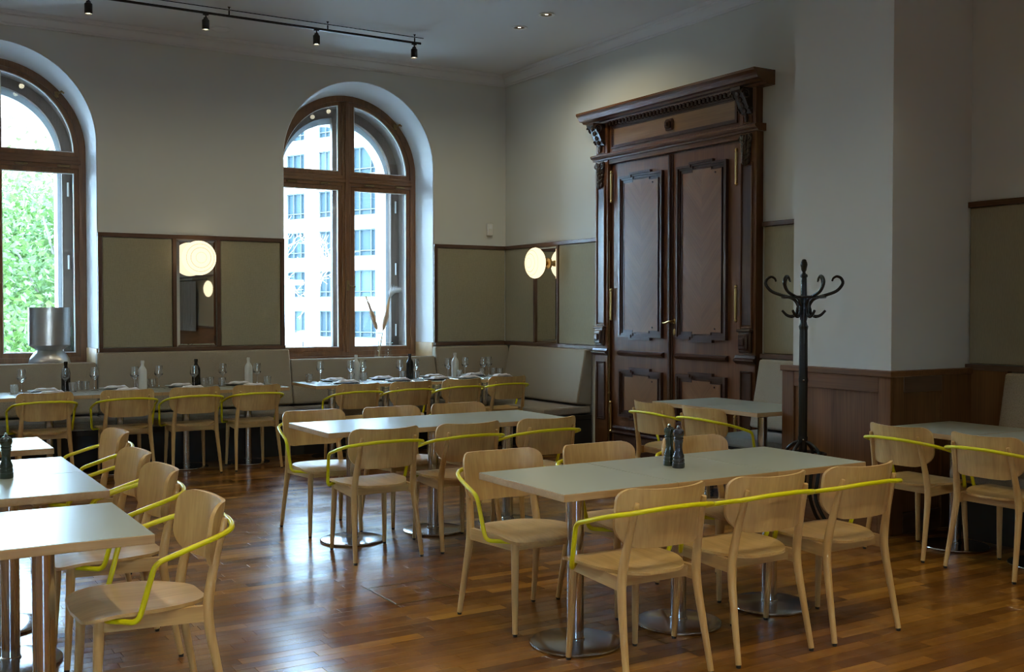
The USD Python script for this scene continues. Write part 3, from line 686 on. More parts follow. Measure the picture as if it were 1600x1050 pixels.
mirror((-3.697, -.002, RB + .002), 0, .40, RT - .044 - RB, 'tall narrow wall mirror with cut edges between the two arched windows')
mirror((-.002, -.91, RB + .002), -PI / 2, .43, RT - .044 - RB, 'tall narrow wall mirror with cut edges left of the carved door')
def sconce(loc, rotz, label, group=None):
    t = thing('wall_lamp', label, 'wall lamp', loc, rotz, group)
    R = trimesh.transformations.rotation_matrix(PI / 2, [1, 0, 0])        # z -> -y, out of the wall
    def L(p, seg=40): return lathe(p, seg).apply_transform(R)
    obj('back_plate', L([(0, 0), (.065, 0), (.065, .012), (.055, .02), (.03, .024), (0, .024)]), 'brass_dark', t, 30)
    obj('neck', L([(0, .02), (.026, .02), (.024, .05), (.034, .075), (.036, .10), (0, .10)]), 'brass', t, 30)
    s = obj('opal_shade', L([(0, .092), (.06, .095), (.11, .108), (.148, .13), (.168, .155), (.174, .178), (.168, .20), (.150, .222), (.142, .226)]), 'globe', t, 40)
    obj('shade_ring', L([(.142, .226), (.139, .2225), (.136, .226)]), 'globe_dim', s, 60)
    obj('shade_ring', L([(.136, .226), (.120, .240), (.104, .248)]), 'globe', s, 60)
    obj('shade_ring', L([(.104, .248), (.101, .2445), (.097, .248)]), 'globe_dim', s, 60)
    obj('shade_ring', L([(.097, .248), (.075, .257), (.057, .261)]), 'globe', s, 60)
    obj('shade_ring', L([(.057, .261), (.054, .258), (.050, .261)]), 'globe_mid', s, 60)
    obj('shade_ring', L([(.050, .261), (.03, .267), (.0, .269)]), 'globe', s, 60)
    return t
sconce((-3.72, -.014, 2.015), 0, 'glowing round opal wall lamp on the mirror between the windows')
sconce((-.014, -.95, 2.015), -PI / 2, 'glowing round opal wall lamp on the mirror beside the carved door')
sconce((-.03, -11.95, 1.93), -PI / 2, 'glowing opal wall lamp seen only as a reflection in the mirror')
t = thing('motion_sensor', 'small white plastic sensor box on the wall near the corner', 'sensor', (-.235, 0, 2.36))
obj('housing', rhull([(sx * .025, -.004 - .028 * d, z) for sx in (-1, 1) for d in (0, 1) for z in (.02, .145)], .012), 'plastic', t, 30)
obj('lens', rhull([(sx * .012, -.04, z) for sx in (-1, 1) for z in (.10, .13)], .008), 'putty', t, 30)
# curtain at the back of the door wall (seen in the mirror)
t = thing('curtain', 'grey curtain hanging on the door wall seen in the mirror', 'curtain', (-.12, -14.1, 0))
u = np.linspace(-.75, .75, 80)
front = np.array([[(.045 * math.sin(a * 26), a, z) for z in (1.0, 1.5, 2.12)] for a in u])
obj('drape', grid_solid(front, front + [.006, 0, 0]), 'curtain', t, True)
obj('curtain_rod', tube([(0.04, -1.6, 2.15), (0.04, 1.6, 2.15)], .014, 8), 'black', t)

# ================================================================== CEILING LIGHTS
TY, TZ = -1.25, 4.185
t = thing('light_track', 'long black lighting track hung under the ceiling along the window wall', 'light track', (0, TY, TZ))
obj('rail', bx(-7.6, -1.76, -.009, .009, -.010, .010, .002), 'black', t)
obj('cable', tube([(-7.6, .06, ZC - TZ - .012), (-1.70, .06, ZC - TZ - .012)], .004, 6), 'black', t)
for px in (-6.5, -5.1, -3.72, -2.76, -1.83):
    s = obj('suspension', cat([tube([(px, 0, .01), (px, 0, .048)], .007, 8), tube([(px, 0, .048), (px, 0, ZC - TZ)], .0025, 6)]), 'black', t)
    obj('ceiling_cap', lathe([(0, ZC - TZ - .022), (.004, ZC - TZ - .02), (.009, ZC - TZ - .008), (.014, ZC - TZ - .002), (0, ZC - TZ - .001)], 12).apply_translation([px, 0, 0]), 'black', s)
def build_spot(loc, rotz, label, group):
    t = thing('track_spotlight', label, 'spotlight', loc, rotz, group)
    obj('adapter', cat([bx(-.025, .025, -.012, .012, -.008, .012, .003), tube([(0, 0, -.005), (0.004, 0, -.035)], .008, 8)]), 'black', t)
    obj('housing', lathe([(0, -.03), (.018, -.03), (.022, -.045), (.03, -.05), (.033, -.056), (.033, -.135), (.030, -.138), (.027, -.132), (.026, -.125)], 24), 'black', t, 35)
    obj('glowing_lens', lathe([(.0265, -.126), (0, -.127)], 20), 'spot_on', t)
    return t
spot = Kind(build_spot)
for k, (x, l) in enumerate(zip((-4.94, -3.935, -2.875, -1.835), ('left-most of the row of lit black spotlights, half cut by the frame', 'lit black spotlight on the track above the wall between the windows', 'lit black spotlight on the track left of the arched window top', 'lit black spotlight at the end of the track above the window arch'))):
    spot((x, TY, TZ - .014), 0, l, 'spotlights on the ceiling track')
def build_down(loc, rotz, label, group):
    t = thing('recessed_downlight', label, 'downlight', loc, rotz, group)
    obj('trim_ring', lathe([(.052, -.001), (.075, -.001), (.078, -.004), (.074, -.008), (.056, -.007), (.050, -.002)], 28), 'plastic', t, 35)
    obj('reflector', lathe([(.054, -.0015), (.03, -.0012), (.015, -.001)], 24), 'brass_dark', t)
    obj('glowing_lens', lathe([(.015, -.002), (0, -.0022)], 16), 'lamp_on', t)
    return t
_down = Kind(build_down)
def down(loc, rotz, label, group, power=1.0, cone=50.0):
    p = _down(loc, rotz, label, group)
    l = UsdLux.SphereLight.Define(stage, numbered('/World/lamp_beams', 'beam'))
    l.CreateRadiusAttr(.03); l.CreateIntensityAttr(LAMP * power); l.CreateColorAttr(Gf.Vec3f(*WARM))
    sh = UsdLux.ShapingAPI.Apply(l.GetPrim()); sh.CreateShapingConeAngleAttr(cone); sh.CreateShapingConeSoftnessAttr(.6)
    l.AddTranslateOp().Set(Gf.Vec3d(loc[0], loc[1], loc[2] - .05))
UsdGeom.Scope.Define(stage, '/World/lamp_beams')
down((-1.07, -2.03, ZC), 0, 'recessed ceiling downlight nearer to the corner of the two walls', 'recessed ceiling downlights', .28, 82)
down((-1.10, -2.56, ZC), 0, 'recessed ceiling downlight at the very top edge of the picture', 'recessed ceiling downlights', .28, 82)
COLS = ((-9.4, 'leftmost'), (-6.9, 'left'), (-4.9, 'middle'), (-3.0, 'right'), (-1.1, 'rightmost'))
ROWS = ((-2.4, 'nearest to the windows', .24, 82), (-5.0, 'over the middle tables', .5, 60), (-7.2, 'over the front tables', .4, 50), (-9.3, 'before the camera', 1.25, 50), (-10.9, 'above the camera', 1.2, 52), (-13.4, 'behind the camera', .7, 60))
for y, wy, pw, cn in ROWS:
    for x, wx in COLS:
        if x == -1.1 and y > -6: continue
        if x == -1.1: x = -1.7
        down((x, y, ZC), 0, f'{wx} recessed ceiling downlight in the row {wy}', 'recessed ceiling downlights outside the frame', pw * {'rightmost': .35, 'right': .75}.get(wx, 1.0), cn)
t = thing('ceiling_speaker', 'flush round white ring in the ceiling near the track', 'ceiling speaker', (-3.55, -.42, ZC))
obj('ring', lathe([(.085, -.001), (.11, -.001), (.112, -.005), (.105, -.008), (.088, -.006), (.085, -.001)], 32), 'ceiling', t, 35)
obj('grille', lathe([(.086, -.002), (0, -.0025)], 32), 'ceiling', t)

# ================================================================== BENCHES
def bench(axis, a0, a1, ztop, label, seat=True, s0=None, s1=None, endgap=0.004):
    """Upholstered bench along a wall; axis x: on the window wall, axis y: on the door wall."""
    t = thing('banquette_bench', label, 'bench', group='upholstered wall benches')
    e = endgap
    def pt(a, d, z): return (a, -d, z) if axis == 'x' else (-d, a, z)
    def hull(a0, a1, prof, r): return rhull([pt(a, d, z) for a in (a0 + r + e, a1 - r - e) for d, z in prof], r)
    r = .022
    obj('backrest', hull(a0, a1, [(.03, .50), (.03, ztop - r), (.085, ztop - r), (.19, .52)], r), 'bench', t, 35)
    b0, b1 = (a0 if s0 is None else s0), (a1 if s1 is None else s1)
    obj('seat_cushion', hull(b0, b1, [(.05, .42), (.05, .455), (.61, .445), (.61, .405)], r), 'bench_seat', t, 35)
    def bb(a0, a1, d0, d1, z0, z1): return bx(a0, a1, -d1, -d0, z0, z1, .003) if axis == 'x' else bx(-d1, -d0, a0, a1, z0, z1, .003)
    obj('plinth', cat([bb(b0 + .003, b1 - .003, .02, .60, .33, .383), bb(b0 + .003, b1 - .003, .02, .50, 0.0, .33)]), 'plinth', t)
    return t
bench('x', -6.45, -4.69, .985, 'low-backed grey upholstered bench in the left window niche')
bench('x', -4.69, -2.74, 1.075, 'high-backed grey upholstered bench under the mirror between the windows')
bench('x', -2.74, -1.007, .965, 'low-backed grey upholstered bench under the window of the office view')
bench('x', -1.007, -.012, 1.07, 'grey upholstered bench section at the corner of the window wall')
bench('y', -1.80, -.24, 1.075, 'grey upholstered bench on the door wall left of the carved door', s0=-1.80, s1=-.66)
bench('y', -5.360, -4.34, 1.072, 'short grey upholstered bench between carved door and pillar')
bench('y', -9.2, -6.64, 1.072, 'grey upholstered bench right of the pillar in the shade')
bench('x', -9.2, -6.45, 1.075, 'high-backed grey upholstered bench left of the left window')

# ================================================================== TABLES
ORD = 'first second third fourth fifth sixth seventh eighth ninth tenth eleventh twelfth thirteenth'.split()
TW, TD, TH = .60, .70, .75
def build_table(loc, rotz, label, group):
    t = thing('cafe_table', label, 'table', loc, rotz, group)
    w, d = TW / 2 - .0008, TD / 2 - .001
    top = obj('tabletop', bx(-w, w, -d, d, TH - .032, TH - .0016, .0015), 'oak_edge', t)
    obj('laminate', bx(-w + .0016, w - .0016, -d + .0016, d - .0016, TH - .003, TH, .0008), 'laminate', top)
    obj('mounting_plate', cat([bx(-.14, .14, -.02, .02, TH - .042, TH - .0325, .002), bx(-.02, .02, -.14, .14, TH - .042, TH - .0325, .002)]), 'black', t)
    obj('column', lathe([(0, .018), (.043, .018), (.043, .03), (.0375, .034), (.0375, TH - .075), (.045, TH - .07), (.045, TH - .042), (0, TH - .042)], 36), 'steel', t, 30)
    obj('base_disc', lathe([(0, 0.003), (.204, .003), (.206, .008), (.204, .013), (.197, .0155), (.15, .0195), (.05, .024), (0, .0245)], 56), 'steel_disc', t, 25)
    obj('floor_ring', lathe([(0, 0), (.19, 0), (.19, .0035), (0, .0035)], 32), 'rubber', t)
    return t
table = Kind(build_table)
T1 = (-4.254, -7.132); T2 = (-4.255, -4.603)
for k, w in enumerate(('left', 'middle', 'right')):
    table((T1[0] + .6 * k + .3, T1[1], 0), 0, f'bare pedestal table, {w} one of the three joined in front' if k != 1 else 'bare pedestal table carrying the two pepper mills', 'row of joined tables in front')
for k, w in enumerate(('left', 'middle', 'right')):
    table((T2[0] + .592 * k + .3, T2[1], 0), 0, f'bare pedestal table, {w} one of three joined in the middle', 'row of joined tables in the middle')
BTY = -.79
for k in range(4):
    table((-2.85 + .6 * k + .3, BTY, 0), 0, f'laid table below the arched window, {ORD[k]} from the left of four', 'laid tables on the bench by the corner')
for k in range(5):
    table((-3.12 - .6 * k - .3, BTY, 0), 0, f'laid table on the left bench, {ORD[k]} from its right end', 'laid tables on the left bench')
for k, l in enumerate(('bare table beside the carved door, the one nearer the window', 'bare table beside the carved door, the one nearer the pillar')):
    table((-.79, -4.49 - .6 * k, 0), PI / 2, l, 'tables before the short bench')
for k, l in enumerate(('bare table right of the pillar, the one beside the oak base', 'bare table at the right edge of the picture', 'bare table right of the pillar, outside the picture')):
    table((-.77, -6.76 - .61 * k, 0), PI / 2, l, 'tables right of the pillar')
# the left group stands with its long sides along the room
table((-6.15, -7.044, 0), 0, 'bare table closest to the lower left corner of the picture', 'tables at the left')
table((-6.76, -7.044, 0), 0, 'bare table cut by the left edge beside the closest left table', 'tables at the left')
for k, l in enumerate(('front table of the left pair that carries the single green mill', 'rear table of the left pair that carries the single green mill')):
    table((-6.15, -6.10 + .6 * k, 0), PI / 2, l, 'tables at the left')
table((-6.13, -4.525, 0), PI / 2, 'bare table farthest back in the left column', 'tables at the left')

# ================================================================== CHAIRS
def build_chair(loc, rotz, label, group):
    t = thing('armchair', label, 'chair', loc, rotz, group)
    # seat: dished plywood, rounded, narrower at the back
    n = 25
    uu = np.sin(np.linspace(-PI / 2, PI / 2, n)); hw = .222
    top, bot = [], []
    for s in uu:
        a = abs(s)
        yf = .262 - .012 * a - (.075 * (1 - math.sqrt(max(0, 1 - ((a - .70) / .30) ** 2))) if a > .70 else 0)
        yb = -.195 + (.235 * (1 - math.sqrt(max(0, 1 - ((a - .30) / .70) ** 2))) if a > .30 else 0)
        col, colb = [], []
        for q in np.linspace(0, 1, 15):
            yy = yb + (yf - yb) * q
            x = s * hw * (1 - .10 * max(0, (.0 - yy)) / .2)
            z = .457 - .014 * math.exp(-((yy + .02) / .13) ** 2) * (1 - a * a) - .022 * max(0, (yy - .13) / .13) ** 2 - .006 * max(0, -(yy + .08) / .1)
            col.append((x, yy, z)); colb.append((x, yy, z - .0125))
        top.append(col); bot.append(colb)
    obj('seat', grid_solid(np.array(top), np.array(bot)), 'oak_y', t, 40)
    # backrest: bent plywood
    hb, z0, z1, rt, rb = .228, .556, .803, .055, .10
    top, bot = [], []
    for s in uu:
        x = s * hb; a = abs(x)
        zt = z1 - .010 * (1 - (a / hb) ** 2) - (rt - math.sqrt(max(0, rt ** 2 - max(0, a - (hb - rt)) ** 2))) 
        zb = z0 + (rb - math.sqrt(max(0, rb ** 2 - max(0, a - (hb - rb)) ** 2)))
        c1, c2 = [], []
        for q in np.linspace(0, 1, 9):
            z = zb + (zt - zb) * q
            yc = -.252 + .085 * (a / hb) ** 2.6 - .045 * (z - .68) / .11 * .35
            c1.append((x, yc + .0075, z)); c2.append((x, yc - .0075, z))
        top.append(c1); bot.append(c2)
    obj('backrest', grid_solid(np.array(top), np.array(bot)), 'oak_z', t, 40)
    for sx in (-1, 1):
        p = spline([(sx * .217, -.240, .012), (sx * .207, -.204, .20), (sx * .197, -.176, .36), (sx * .192, -.174, .45), (sx * .184, -.199, .58), (sx * .174, -.237, .72), (sx * .172, -.243, .742)], 4)
        rr = np.interp(p[:, 2], [0, .2, .4, .47, .62, .73, .745], [.0125, .0155, .0195, .0195, .0155, .0125, .009])
        lg = obj('leg', tube(p, rr, 12), 'oak_z', t, 40)
        obj('foot', lathe([(0, 0), (.010, 0), (.0105, .013), (0, .013)], 12).apply_translation([sx * .217, -.240, 0]), 'rubber', lg)
        p = np.array([(sx * .180, .216, .012), (sx * .172, .203, .24), (sx * .166, .195, .438)])
        lg = obj('leg', tube(p, [.0125, .0165, .0195], 12), 'oak_z', t, 40)
        obj('foot', lathe([(0, 0), (.010, 0), (.0105, .013), (0, .013)], 12).apply_translation([sx * .180, .217, 0]), 'rubber', lg)
        # side rail under the seat
        a, b = np.array([sx * .192, -.172, .41]), np.array([sx * .167, .195, .418])
        obj('side_rail', hull_bar(a, b, .011, .028), 'oak_y', t)
    obj('cross_rail', hull_bar(np.array([-.185, -.125, .412]), np.array([.185, -.125, .412]), .011, .022, 'x'), 'oak_x', t)
    obj('cross_rail', hull_bar(np.array([-.16, .192, .412]), np.array([.16, .192, .412]), .011, .020, 'x'), 'oak_x', t)
    # yellow steel arm loop
    half = [(.168, .178, .4285), (.258, .085, .4285), (.2735, .030, .628), (.266, -.10, .668)]
    h1 = fillet(half, .030, 7)
    back = spline([(.266, -.10, .668), (.250, -.190, .692), (.212, -.248, .706), (.155, -.272, .714), (.08, -.283, .719), (0, -.286, .720)], 6)
    right = np.vstack([h1[:-1], back])
    left = right[::-1][1:] * [-1, 1, 1]
    obj('arm_loop', tube(np.vstack([right, left]), .0102, 12), 'yellow', t, 50, label='bright yellow steel arm loop')
    return t
def hull_bar(a, b, hx, hz, ax='y'):
    o = np.array([hx, 0, 0]) if ax == 'y' else np.array([0, hx, 0])
    pts = [p + s * o + np.array([0, 0, q * hz]) for p in (a, b) for s in (-1, 1) for q in (-1, 1)]
    return trimesh.convex.convex_hull(np.array(pts))
chair = Kind(build_chair)
BRC = ((-2.60, -1.40), (-2.03, -1.38), (-1.43, -1.32), (-.815, -1.20))
def jit(): return float(rng.uniform(-.02, .02))
G = 'light oak armchairs with yellow arm loops'
N_, S_, E_, W_ = 0.0, PI, -PI / 2, PI / 2
L = 'oak chair with yellow arms '
for (x, y, rz, l) in (
    (-3.925, -7.515, N_, 'at the front tables, leftmost on the near side'),
    (-3.345, -7.52, N_, 'at the front tables, middle of the near side'),
    (-2.775, -7.525, N_, 'at the front tables, rightmost on the near side'),
    (-3.955, -6.69, S_, 'across the front tables, leftmost on the far side'),
    (-3.39, -6.72, S_, 'across the front tables, middle of the far side'),
    (-2.76, -6.75, S_, 'across the front tables, behind the two pepper mills'),
    (-3.99, -5.005, N_, 'at the middle tables, leftmost on the near side'),
    (-3.42, -5.01, N_, 'at the middle tables, centre of the near side'),
    (-2.83, -5.01, N_, 'at the middle tables, rightmost on the near side'),
    (-3.98, -4.18, S_, 'across the middle tables, leftmost on the far side'),
    (-3.40, -4.21, S_, 'across the middle tables, centre of the far side'),
    (-2.85, -4.20, S_, 'across the middle tables, rightmost on the far side'),
    (-1.32, -4.66, E_, 'beside the carved door, left one of the two'),
    (-1.30, -5.20, E_, 'beside the carved door, right one before the short bench'),
    (-1.075, -6.73, E_, 'right of the pillar, beside the oak base'),
    (-1.075, -7.313, E_, 'cut by the right edge of the picture'),
    (-5.80, -7.03, W_, 'in the lower left corner, largest of the left column'),
    (-5.75, -6.17, W_, 'in the left column, second from the camera'),
    (-5.725, -5.55, W_, 'in the left column, third from the camera'),
    (-5.62, -4.56, W_, 'in the left column, farthest from the camera')):
    chair((x, y, 0), rz + jit() * .6, L + l, G)
for k, x in enumerate((-3.475, -4.05, -4.64, -5.32)):
    chair((x, -1.06, 0), jit(), L + 'in the back row under the mirror, %s from right' % ORD[k], G)
for k, (x, y) in enumerate(BRC):
    chair((x, y, 0), jit(), L + 'in the back row below the window, %s from left' % ORD[k], G)

# ================================================================== TABLEWARE
def build_glass(loc, rotz, label, group):
    t = thing('wine_glass', label, 'wine glass', loc, rotz, group)
    obj('bowl', lathe([(0, .094), (.006, .095), (.020, .109), (.038, .128), (.040, .136), (.037, .17), (.0325, .214), (.0312, .214), (.0355, .17), (.0385, .137), (.0365, .134), (.019, .121), (.006, .113), (0, .1125)], 24), 'glass', t, 40)
    obj('stem', lathe([(0, .006), (.008, .006), (.0042, .014), (.0036, .06), (.0045, .088), (.006, .095), (0, .0945)], 14), 'glass', t, 40)
    obj('foot', lathe([(0, 0), (.035, 0), (.0355, .0015), (.02, .004), (.008, .0065), (0, .007)], 24), 'glass', t, 40)
    return t
def build_tumbler(loc, rotz, label, group):
    t = thing('tumbler', label, 'glass', loc, rotz, group)
    obj('body', lathe([(0, 0), (.029, 0), (.032, .004), (.037, .084), (.0355, .084), (.031, .010), (.0, .009)], 24), 'glass', t, 40)
    obj('rim', lathe([(.037, .084), (.0368, .0855), (.0357, .0855), (.0355, .084)], 24), 'glass', t, 40)
    return t
def build_bottle(matname, name):
    def b(loc, rotz, label, group):
        t = thing(name, label, 'bottle', loc, rotz, group)
        obj('body', lathe([(0, 0), (.036, 0), (.039, .004), (.039, .165), (.036, .185), (.025, .205), (.0155, .220), (.0145, .245), (0, .245)], 28), matname, t, 40)
        obj('cap', lathe([(0, .243), (.017, .243), (.0175, .266), (.015, .270), (0, .270)], 20), 'darkbottle' if matname == 'darkbottle' else 'whitebottle', t, 40)
        return t
    return Kind(b)
def build_plate(loc, rotz, label, group):
    t = thing('dinner_plate', label, 'plate', loc, rotz, group)
    obj('dish', lathe([(0, .002), (.06, .002), (.065, 0), (.07, .002), (.115, .013), (.128, .016), (.130, .018), (.127, .0195), (.112, .0175), (.07, .008), (0, .007)], 36), 'plate', t, 40)
    return t
def build_napkin(loc, rotz, label, group):
    t = thing('napkin', label, 'napkin', loc, rotz, group)
    nx, ny = 15, 9
    def sheet(z, sx, sy): return np.array([[(-sx + 2 * sx * i / (nx - 1), -sy + 2 * sy * j / (ny - 1), z + .003 * math.sin(i * .9 + j * .5) + .002 * math.sin(j * 1.3) - .010 * max(0, abs(i - 7) - 5)) for j in range(ny)] for i in range(nx)])
    lo = obj('fold', grid_solid(sheet(.020, .115, .05), sheet(.012, .115, .05)), 'napkin', t, True)
    obj('fold', grid_solid(sheet(.028, .108, .044), sheet(.0215, .108, .044)), 'napkin', t, True)
    return t
def build_cutlery(kind):
    def b(loc, rotz, label, group):
        t = thing(kind, label, kind, loc, rotz, group)
        obj('handle', rhull([(-.004, -.10, .003), (.004, -.10, .003), (-.003, 0, .003), (.003, 0, .003)], .0022, 8), 'chrome', t, 40)
        if kind == 'knife': obj('blade', cat([bx(-.007, .007, 0, .10, .001, .0032, .0006)]), 'chrome', t)
        else: obj('tines', cat([bx(-.009, .009, 0, .035, .002, .0042, .0006)] + [bx(-.009 + .005 * k, -.006 + .005 * k, .033, .085, .002, .0042, .0006) for k in range(4)]), 'chrome', t)
        return t
    return Kind(b)
glass, tumbler, plate, napkin = Kind(build_glass), Kind(build_tumbler), Kind(build_plate), Kind(build_napkin)
darkb, whiteb = build_bottle('darkbottle', 'dark_bottle'), build_bottle('whitebottle', 'white_bottle')
knife, fork = build_cutlery('knife'), build_cutlery('fork')
RIGHT = dict(
    glass=[(-2.597, -.60), (-2.272, -.62), (-2.117, -.58), (-1.743, -.70), (-1.504, -.60), (-1.150, -.68), (-.887, -.59), (-.704, -.68), (-.594, -.61)],
    tumbler=[(-2.72, -.60), (-2.305, -.72), (-2.14, -.66), (-1.66, -.60), (-1.53, -.66), (-1.03, -.72), (-.65, -.56), (-.50, -.70), (-.50, -.56)],
    dark=[(-1.604, -.66)], white=[(-2.20, -.60), (-1.03, -.62)],
    far=[(-2.45, -.58), (-1.90, -.57), (-1.30, -.58), (-.78, -.57)], near=[(-2.47, -.95), (-1.88, -.93), (-1.42, -.94), (-1.06, -.95), (-.62, -.90)])
LEFT = dict(
    glass=[(-5.42, -.60), (-5.055, -.61), (-4.80, -.58), (-4.461, -.68), (-4.218, -.58), (-3.92, -.72), (-3.603, -.58), (-3.29, -.68)],
    tumbler=[(-5.49, -.68), (-5.0, -.66), (-4.93, -.54), (-4.87, -.54), (-4.40, -.60), (-4.335, -.55), (-4.26, -.50), (-3.81, -.66), (-3.72, -.55), (-3.64, -.68), (-3.20, -.72)],
    dark=[(-5.04, -.54), (-3.88, -.64)], white=[(-4.39, -.68), (-3.345, -.58)],
    far=[(-5.24, -.58), (-4.63, -.58), (-4.03, -.58), (-3.47, -.60)], near=[(-5.24, -.95), (-4.60, -.94), (-4.02, -.95), (-3.44, -.95)])
for D, where in ((LEFT, 'the left tables'), (RIGHT, 'the corner tables')):
    for k, (x, y) in enumerate(D['glass']): glass((x, y, TH), 0, f'stemmed wine glass, {ORD[k]} from the left on {where}', 'wine glasses on ' + where)
    for k, (x, y) in enumerate(D['tumbler']): tumbler((x, y, TH), 0, f'low water tumbler, {ORD[k]} from the left on {where}', 'water tumblers on ' + where)
    for k, (x, y) in enumerate(D['dark']): darkb((x, y, TH), 0, (f'black glass bottle, {ORD[k]} from the left on {where}' if len(D['dark']) > 1 else f'the only black glass bottle on {where}'), 'bottles on ' + where)
    for k, (x, y) in enumerate(D['white']): whiteb((x, y, TH), 0, f'frosted pale bottle, {ORD[k]} from the left on {where}', 'bottles on ' + where)
    for row, side in (('far', 'bench side'), ('near', 'chair side')):
        for k, (x, y) in enumerate(D[row]):
            plate((x, y, TH), 0, f'grey stoneware plate, {ORD[k]} from the left on the {side} of {where}', f'plates on the {side} of {where}')
            napkin((x + .02, y - .01, TH + .007), jit() * 6, f'folded napkin on the {ORD[k]} plate on the {side} of {where}', f'napkins on the {side} of {where}')
            fork((x - .155, y, TH), 0, f'steel fork beside the {ORD[k]} plate on the {side} of {where}', f'forks on the {side} of {where}')
            knife((x + .155, y, TH), 0, f'steel knife beside the {ORD[k]} plate on the {side} of {where}', f'knives on the {side} of {where}')
# pepper mills
def mill(loc, m, label):
    t = thing('pepper_mill', label, 'pepper mill', loc, 0, 'turned pepper mills')
    obj('body', lathe([(0, 0), (.028, 0), (.030, .004), (.030, .022), (.0275, .026), (.029, .030), (.0285, .040), (.026, .044), (.0275, .048), (.027, .058), (.021, .072), (.018, .095), (.0195, .118), (.0225, .128), (.0205, .133), (.0235, .138), (0, .139)], 32), m, t, 30)
    obj('head', lathe([(0, .139), (.0235, .1395), (.021, .146), (.0245, .152), (.0275, .163), (.0255, .176), (.016, .184), (.008, .187), (0, .187)], 32), m, t, 30)
    obj('nut', lathe([(0, .186), (.006, .187), (.0085, .193), (.006, .2), (0, .203)], 16), 'chrome', t, 30)
mill((-3.357, -7.066, TH), 'mill', 'dark green turned pepper mill on the front table, left of the pair')
mill((-3.372, -7.150, TH), 'mill_b', 'black turned mill on the front table, right of the pair')
mill((-6.129, -5.826, TH), 'mill', 'dark green turned pepper mill alone on the left tables')

# ================================================================== SILL OBJECTS
t = thing('metal_vessel', 'brushed aluminium vessel, a cylinder on a ball, on the left window sill', 'vessel', (-5.07, .19, SILL + .012))
obj('ball_base', lathe([(0, 0), (.185, .0), (.192, .012), (.190, .04), (.178, .08), (.155, .118), (.128, .148), (.115, .160)], 48), 'alu', t, 40)
obj('cylinder', lathe([(.115, .160), (.183, .205), (.19, .210), (.19, .575), (.186, .575), (.186, .22), (0, .22)], 48), 'alu', t, 25)
def vase(parent, x, y, r, h, name='glass_cylinder'):
    obj(name, lathe([(0, 0), (r * .55, 0), (r * .85, .008), (r, .03), (r, h)], 28).apply_translation([x, y, 0]), 'thin_glass', parent, 40)
    th = np.linspace(0, 2 * PI, 36, endpoint=False)
    obj('rim', tube(np.c_[x + (r - .002) * np.cos(th), y + (r - .002) * np.sin(th), np.full(36, h)], .003, 6, closed=True), 'glass', parent, 50)
    obj('foot_ring', tube(np.c_[x + r * .8 * np.cos(th), y + r * .8 * np.sin(th), np.full(36, .010)], .005, 6, closed=True), 'glass', parent, 50)
VX, VY = -1.545, .17
t = thing('glass_vase', 'clear double-cylinder glass vase on the sill of the office-view window', 'vase', (VX, VY, SILL + .012))
vase(t, -.05, 0, .055, .285); vase(t, .075, 0, .055, .17)
def plume(name, label, base, pts, plumefrom, m, width, seed):
    t = thing(name, label, 'dried grass', base)
    p = spline(pts, 10)
    obj('stalk', tube(p, np.linspace(.0035, .0015, len(p)), 6), 'stalk', t)
    r_ = np.random.default_rng(seed); v, f = [], []
    i0 = int(len(p) * plumefrom)
    for k in range(1500):
        q = r_.uniform(0, 1); i = min(int(i0 + q * (len(p) - 1 - i0)), len(p) - 2)
        d = p[i + 1] - p[i]; d /= np.linalg.norm(d)
        a = r_.normal(size=3); a -= d * (a @ d); a /= np.linalg.norm(a)
        Ls = width * (1.0 - .75 * q) * (.35 + .65 * min(1, q * 4 + .35)) * r_.uniform(.6, 1.2)
        e = p[i] + d * Ls * 1.3 + a * Ls * .62
        s = np.cross(d, a) * .003
        n0 = len(v); v += [p[i] - s, p[i] + s, e]; f.append((n0, n0 + 1, n0 + 2))
    obj('plume', (np.array(v), np.array(f)), m, t, kind='stuff')
zb = SILL + .03
plume('pampas_stem', 'brown pampas plume leaning left in the glass vase', (VX - .05, VY, zb), [(.01, 0, 0), (-.005, 0, .25), (-.06, .0, .45), (-.15, 0, .68)], .40, 'pampas', .085, 1)
plume('pampas_stem', 'brown pampas plume leaning right in the glass vase', (VX - .04, VY, zb), [(-.01, 0, 0), (.04, 0, .25), (.09, 0, .45), (.13, 0, .67)], .40, 'pampas', .085, 2)
plume('pampas_stem', 'pale feathery plume bending right above the glass vase', (VX - .03, VY + .02, zb), [(0, 0, 0), (.05, 0, .3), (.10, 0, .55), (.15, 0, .70), (.26, 0, .76)], .68, 'pampas_white', .10, 3)
# a potted palm between the panes of the left window
t = thing('potted_palm', 'small dark potted palm at the right edge of the left window', 'plant', (-4.79, .585, SILL + .012))
obj('pot', lathe([(0, 0), (.045, 0), (.06, .11), (.064, .115), (.056, .115), (.05, .1), (0, .098)], 24), 'outerframe', t, 30)
lv, lf_ = [], []
for k in range(16):
    az, el = 2 * PI * k / 16 + .2, .55 + .3 * (k % 3)
    d = np.array([math.cos(az) * .5, math.sin(az) * .25, 1.0 * el]); n0 = len(lv)
    side = np.array([-math.sin(az), math.cos(az), 0]) * .008
    b0 = np.array([0, 0, .1]); m0 = b0 + d * .22; e0 = b0 + d * .36 + np.array([0, 0, -.05])
    lv += [b0 - side * .3, b0 + side * .3, m0 - side, m0 + side, e0]; lf_ += [(n0, n0 + 1, n0 + 3), (n0, n0 + 3, n0 + 2), (n0 + 2, n0 + 3, n0 + 4)]
obj('fronds', (np.array(lv), np.array(lf_)), 'palm', t)

